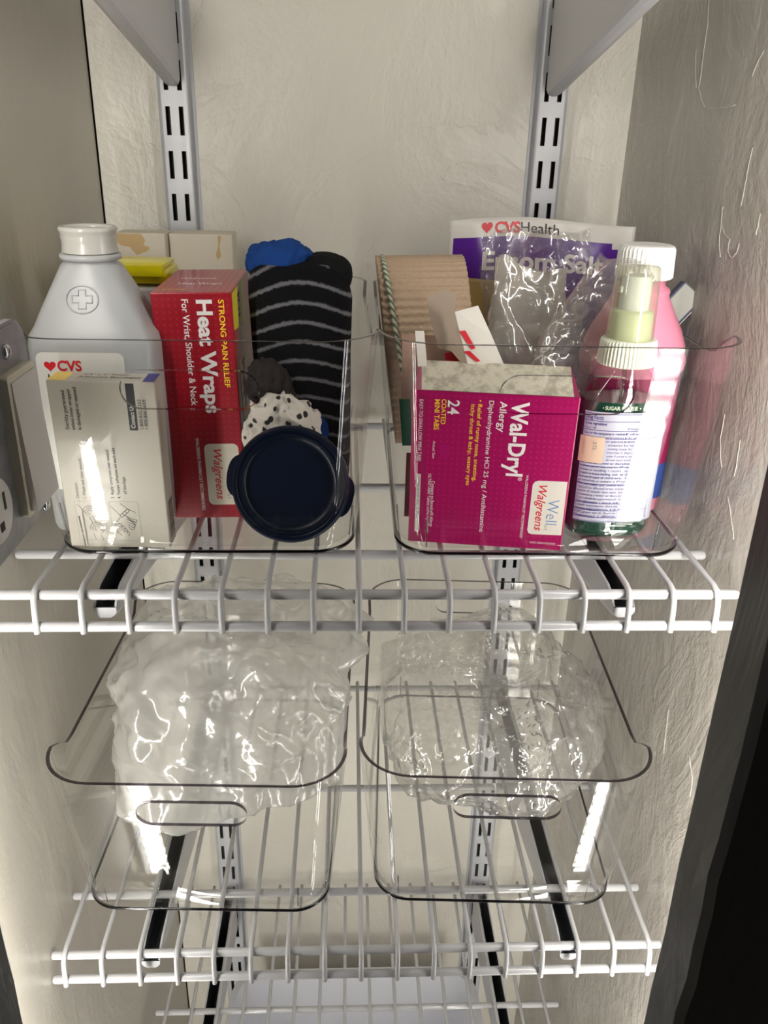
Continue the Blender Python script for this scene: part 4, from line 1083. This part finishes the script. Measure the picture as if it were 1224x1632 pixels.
PW = dict(TL=(51.6, -222, 132.1), TR=(65.9, -218, 135.3), ML=(57, -224, 114), MR=(75, -221, 118), BL=(62.5, -226, 96), BR=(84.4, -224, 99),
          c1=(35, -213, 139.7), c2=(46, -214, 144), c3=(52.8, -217, 141.4), d1=(38, -212, 126), d2=(46, -218, 131), e1=(44, -212, 108), e2=(51, -220, 108),
          red=[[(54.7, -224.0, 121), (58.4, -223.8, 121.4), (65.1, -224.6, 111.1), (62.6, -224.8, 110.2)], [(57.8, -225.0, 109), (61.5, -225.4, 109.6), (68.5, -225.8, 103.5), (66, -226.0, 103)]])
def wrappers():
    M_PAP = mat('white_wrapper_paper', (.66, .63, .58, 1), .6); M_INNER = mat('tan_wrapper_inside', (.42, .33, .26, 1), .7)
    def strip(name, label, path, wd, m, prints=None, cat='wrapper', loc=(0, 0, 0), th=.5, skew=0):
        """folded paper strip: path of (y, z) section points extruded along x"""
        t = thing(name, label, cat, *loc)
        b = NB(); n = len(path)
        A = [[b.verts.new((x+skew*(z-path[0][1]), y+o_, z)) for (y, z) in path] for o_ in (0, th) for x in (-wd/2, wd/2)]
        for k in range(n-1):
            b.faces.new((A[0][k], A[1][k], A[1][k+1], A[0][k+1])); b.faces.new((A[2][k], A[2][k+1], A[3][k+1], A[3][k]))
            b.faces.new((A[0][k], A[0][k+1], A[2][k+1], A[2][k])); b.faces.new((A[1][k], A[3][k], A[3][k+1], A[1][k+1]))
        b.faces.new((A[0][0], A[2][0], A[3][0], A[1][0])); b.faces.new((A[0][-1], A[1][-1], A[3][-1], A[2][-1]))
        obj('paper', b, m, t)
        return t
    t = thing('paper_wrapper', 'torn white paper wrapper with red print in front of the tan bandage', 'wrapper', 0, 0, FL)
    def sheet3(bm, rows, th=.5):
        lo = [[Vector(p) for p in r] for r in rows]; A = [[bm.verts.new(p) for p in r] for r in lo]; B = [[bm.verts.new(p+Vector((0, th, 0))) for p in r] for r in lo]
        for k in range(len(A)-1):
            for i in range(len(A[0])-1):
                bm.faces.new((A[k][i], A[k][i+1], A[k+1][i+1], A[k+1][i])); bm.faces.new((B[k][i], B[k+1][i], B[k+1][i+1], B[k][i+1]))
        ed = [e for e in bm.edges if e.is_boundary]
        n = len(A[0]); per = [(0, i) for i in range(n)]+[(k, n-1) for k in range(1, len(A))]+[(len(A)-1, i) for i in range(n-2, -1, -1)]+[(k, 0) for k in range(len(A)-2, 0, -1)]
        for (k, i), (k2, i2) in zip(per, per[1:]+per[:1]): bm.faces.new((A[k][i], B[k][i], B[k2][i2], A[k2][i2]))
    b = NB(); sheet3(b, [[PW['TL'], PW['TR']], [PW['ML'], PW['MR']], [PW['BL'], PW['BR']], [(62, -224, 40), (82, -223, 40)], [(62, -222, 2), (80, -222, 2)]]); obj('paper', b, M_PAP, t)
    b = NB(); sheet3(b, [[PW['c1'], PW['c2'], PW['c3']], [PW['d1'], PW['d2'], PW['TL']], [PW['e1'], PW['e2'], PW['BL']]]); obj('curled_flap', b, M_INNER, t, smooth=True, autosm=60)
    b = NB()
    for q in PW['red']: b.faces.new([b.verts.new(p) for p in q])
    obj('red_print', b, M_INKR, t, smooth='keep')
    t2 = strip('paper_wrapper', 'narrow curled white wrapper tip at the front left of the right bin', [(0, 0), (-2, 60), (-5, 92), (-3, 108), (1, 121)], 5.5, M_PAP, loc=(44, -226, FL), skew=-.11)
    t3 = strip('tan_sachet', 'dull tan sachet with red corner print low in front of the bandage roll', [(0, 62), (0, 80), (2, 100), (5, 114)], 40, mat('dull_tan_film', (.30, .19, .14, 1), .45), loc=(42, -208, FL), cat='sachet')
    b = NB(); b.faces.new([b.verts.new(p) for p in ((6, 2.0, 104), (17, 2.0, 106), (18, 1.0, 98), (8, 1.0, 97))])
    for v in b.verts: v.co.y -= 2.6
    obj('red_print', b, M_INKR, t3, smooth='keep')
    t4 = strip('green_packet', 'small dark green packet edge at the left wall of the right bin', [(0, 24), (0, 40), (-3, 56)], 7, mat('dark_green_film', (.0, .09, .05, 1), .4), loc=(27, -212, FL+20), cat='packet', skew=-.1)
    t5 = strip('dark_red_packet', 'small dark red packet under the green packet in the right bin', [(0, 0), (-1, 24), (-2, 44)], 7, mat('dark_red_film', (.16, .015, .03, 1), .4), loc=(28, -235, FL+4), cat='packet')
    # navy and white card wedged behind the pink bottle
    t = thing('navy_card_box', 'small navy and white carton wedged behind the pink bottle', 'box', 190, -168, FL+108, (math.radians(-8), math.radians(38), math.radians(-14)))
    b = NB(); box(b, -9, -5, -30, 9, 5, 40, .6); obj('carton', b, mat('navy_card', (.012, .02, .07, 1), .45), t)
    b = NB(); box(b, -7.2, -5.3, 6, 7.2, -5.05, 39.5); box(b, -7.6, -4.0, 39.9, 7.6, 4, 40.3); obj('white_panel', b, mat('greyish_card_print', (.36, .36, .32, 1), .5), t)
    b = NB(); box(b, 8.9, -4.6, -28, 9.3, -3.8, 39); obj('white_edge_line', b, M_LABELW, t)
wrappers()

# ------------------------------------------------------------------ metal electrical box with rocker switch and outlet on the left wall
def electrical_box():
    t = thing('switch_box', 'galvanised electrical box with a white rocker switch at the left edge', 'switch box', XL+.5, -362, -139)
    XF = 47.0
    b = NB(); box(b, 0, -38, -48, XF-5, 42, 48, 3, 0, 2); obj('steel_box', b, M_GALV, t)
    def platex(b, outline, x0, x1):
        a = [b.verts.new((x0, y, z)) for y, z in outline]; c = [b.verts.new((x1, y, z)) for y, z in outline]; n = len(outline)
        b.faces.new(list(reversed(a))); b.faces.new(c)
        for i in range(n): b.faces.new((a[i], a[(i+1) % n], c[(i+1) % n], c[i]))
    b = NB(); platex(b, rrect(-40, -50, 45.5, 50, 12, 8), XF-5, XF-1.5); platex(b, rrect(-39, -48, 43.5, 48, 11, 8), XF-1.5, XF); obj('cover_plate', b, M_GALV, t)
    # rocker switch with its ivory frame; paddle tipped in at the bottom
    b = NB(); platex(b, rrect(4.5, -38, 38.5, 30, 2, 4), XF, XF+4.2); obj('switch_frame', b, M_IVORY, t)
    b = NB(); vs = []
    for (z, x) in ((-35.5, XF+8.0), (-3.5, XF+6.2), (26.5, XF+4.8)): vs.append([(x, 7.5, z), (x, 37.5, z), (XF+2, 37.5, z), (XF+2, 7.5, z)])
    rings(b, vs); obj('rocker', b, M_SWITCH, t)
    b = NB()
    for y, z in ((17.5, 38.5), (36, -44), (-34, -44), (-34, 44)):
        lo = [[(XF+h, y+r*math.cos(2*PI*k/18), z+r*math.sin(2*PI*k/18)) for k in range(18)] for h, r in ((0, 3.6), (1.2, 3.5), (2.2, 2.4), (2.5, .6))]
        bb = NB(); rings(bb, lo); bx = obj('screw', bb, M_CHROME, t, smooth=True)
    b.free()
    b = NB(); 
    for cz in (-22,):
        lo = [[(XF+h, -24.5+r*math.cos(2*PI*k/36), cz+max(-13.5, min(13.5, r*math.sin(2*PI*k/36)))) for k in range(36)] for h, r in ((0, 15), (3.2, 15), (4.0, 14))]
        rings(b, lo)
    obj('outlet_face', b, M_WHITE, t, smooth=True, autosm=40)
    b = NB()
    for cz in (-22,):
        for dy in (-6, 6): box(b, XF+3.9, -24.5+dy-1, cz-1, XF+4.3, -24.5+dy+1, cz+7)
        box(b, XF+3.9, -26.5, cz-9, XF+4.3, -22.5, cz-5)
    obj('outlet_slots', b, M_BLACK, t)
electrical_box()
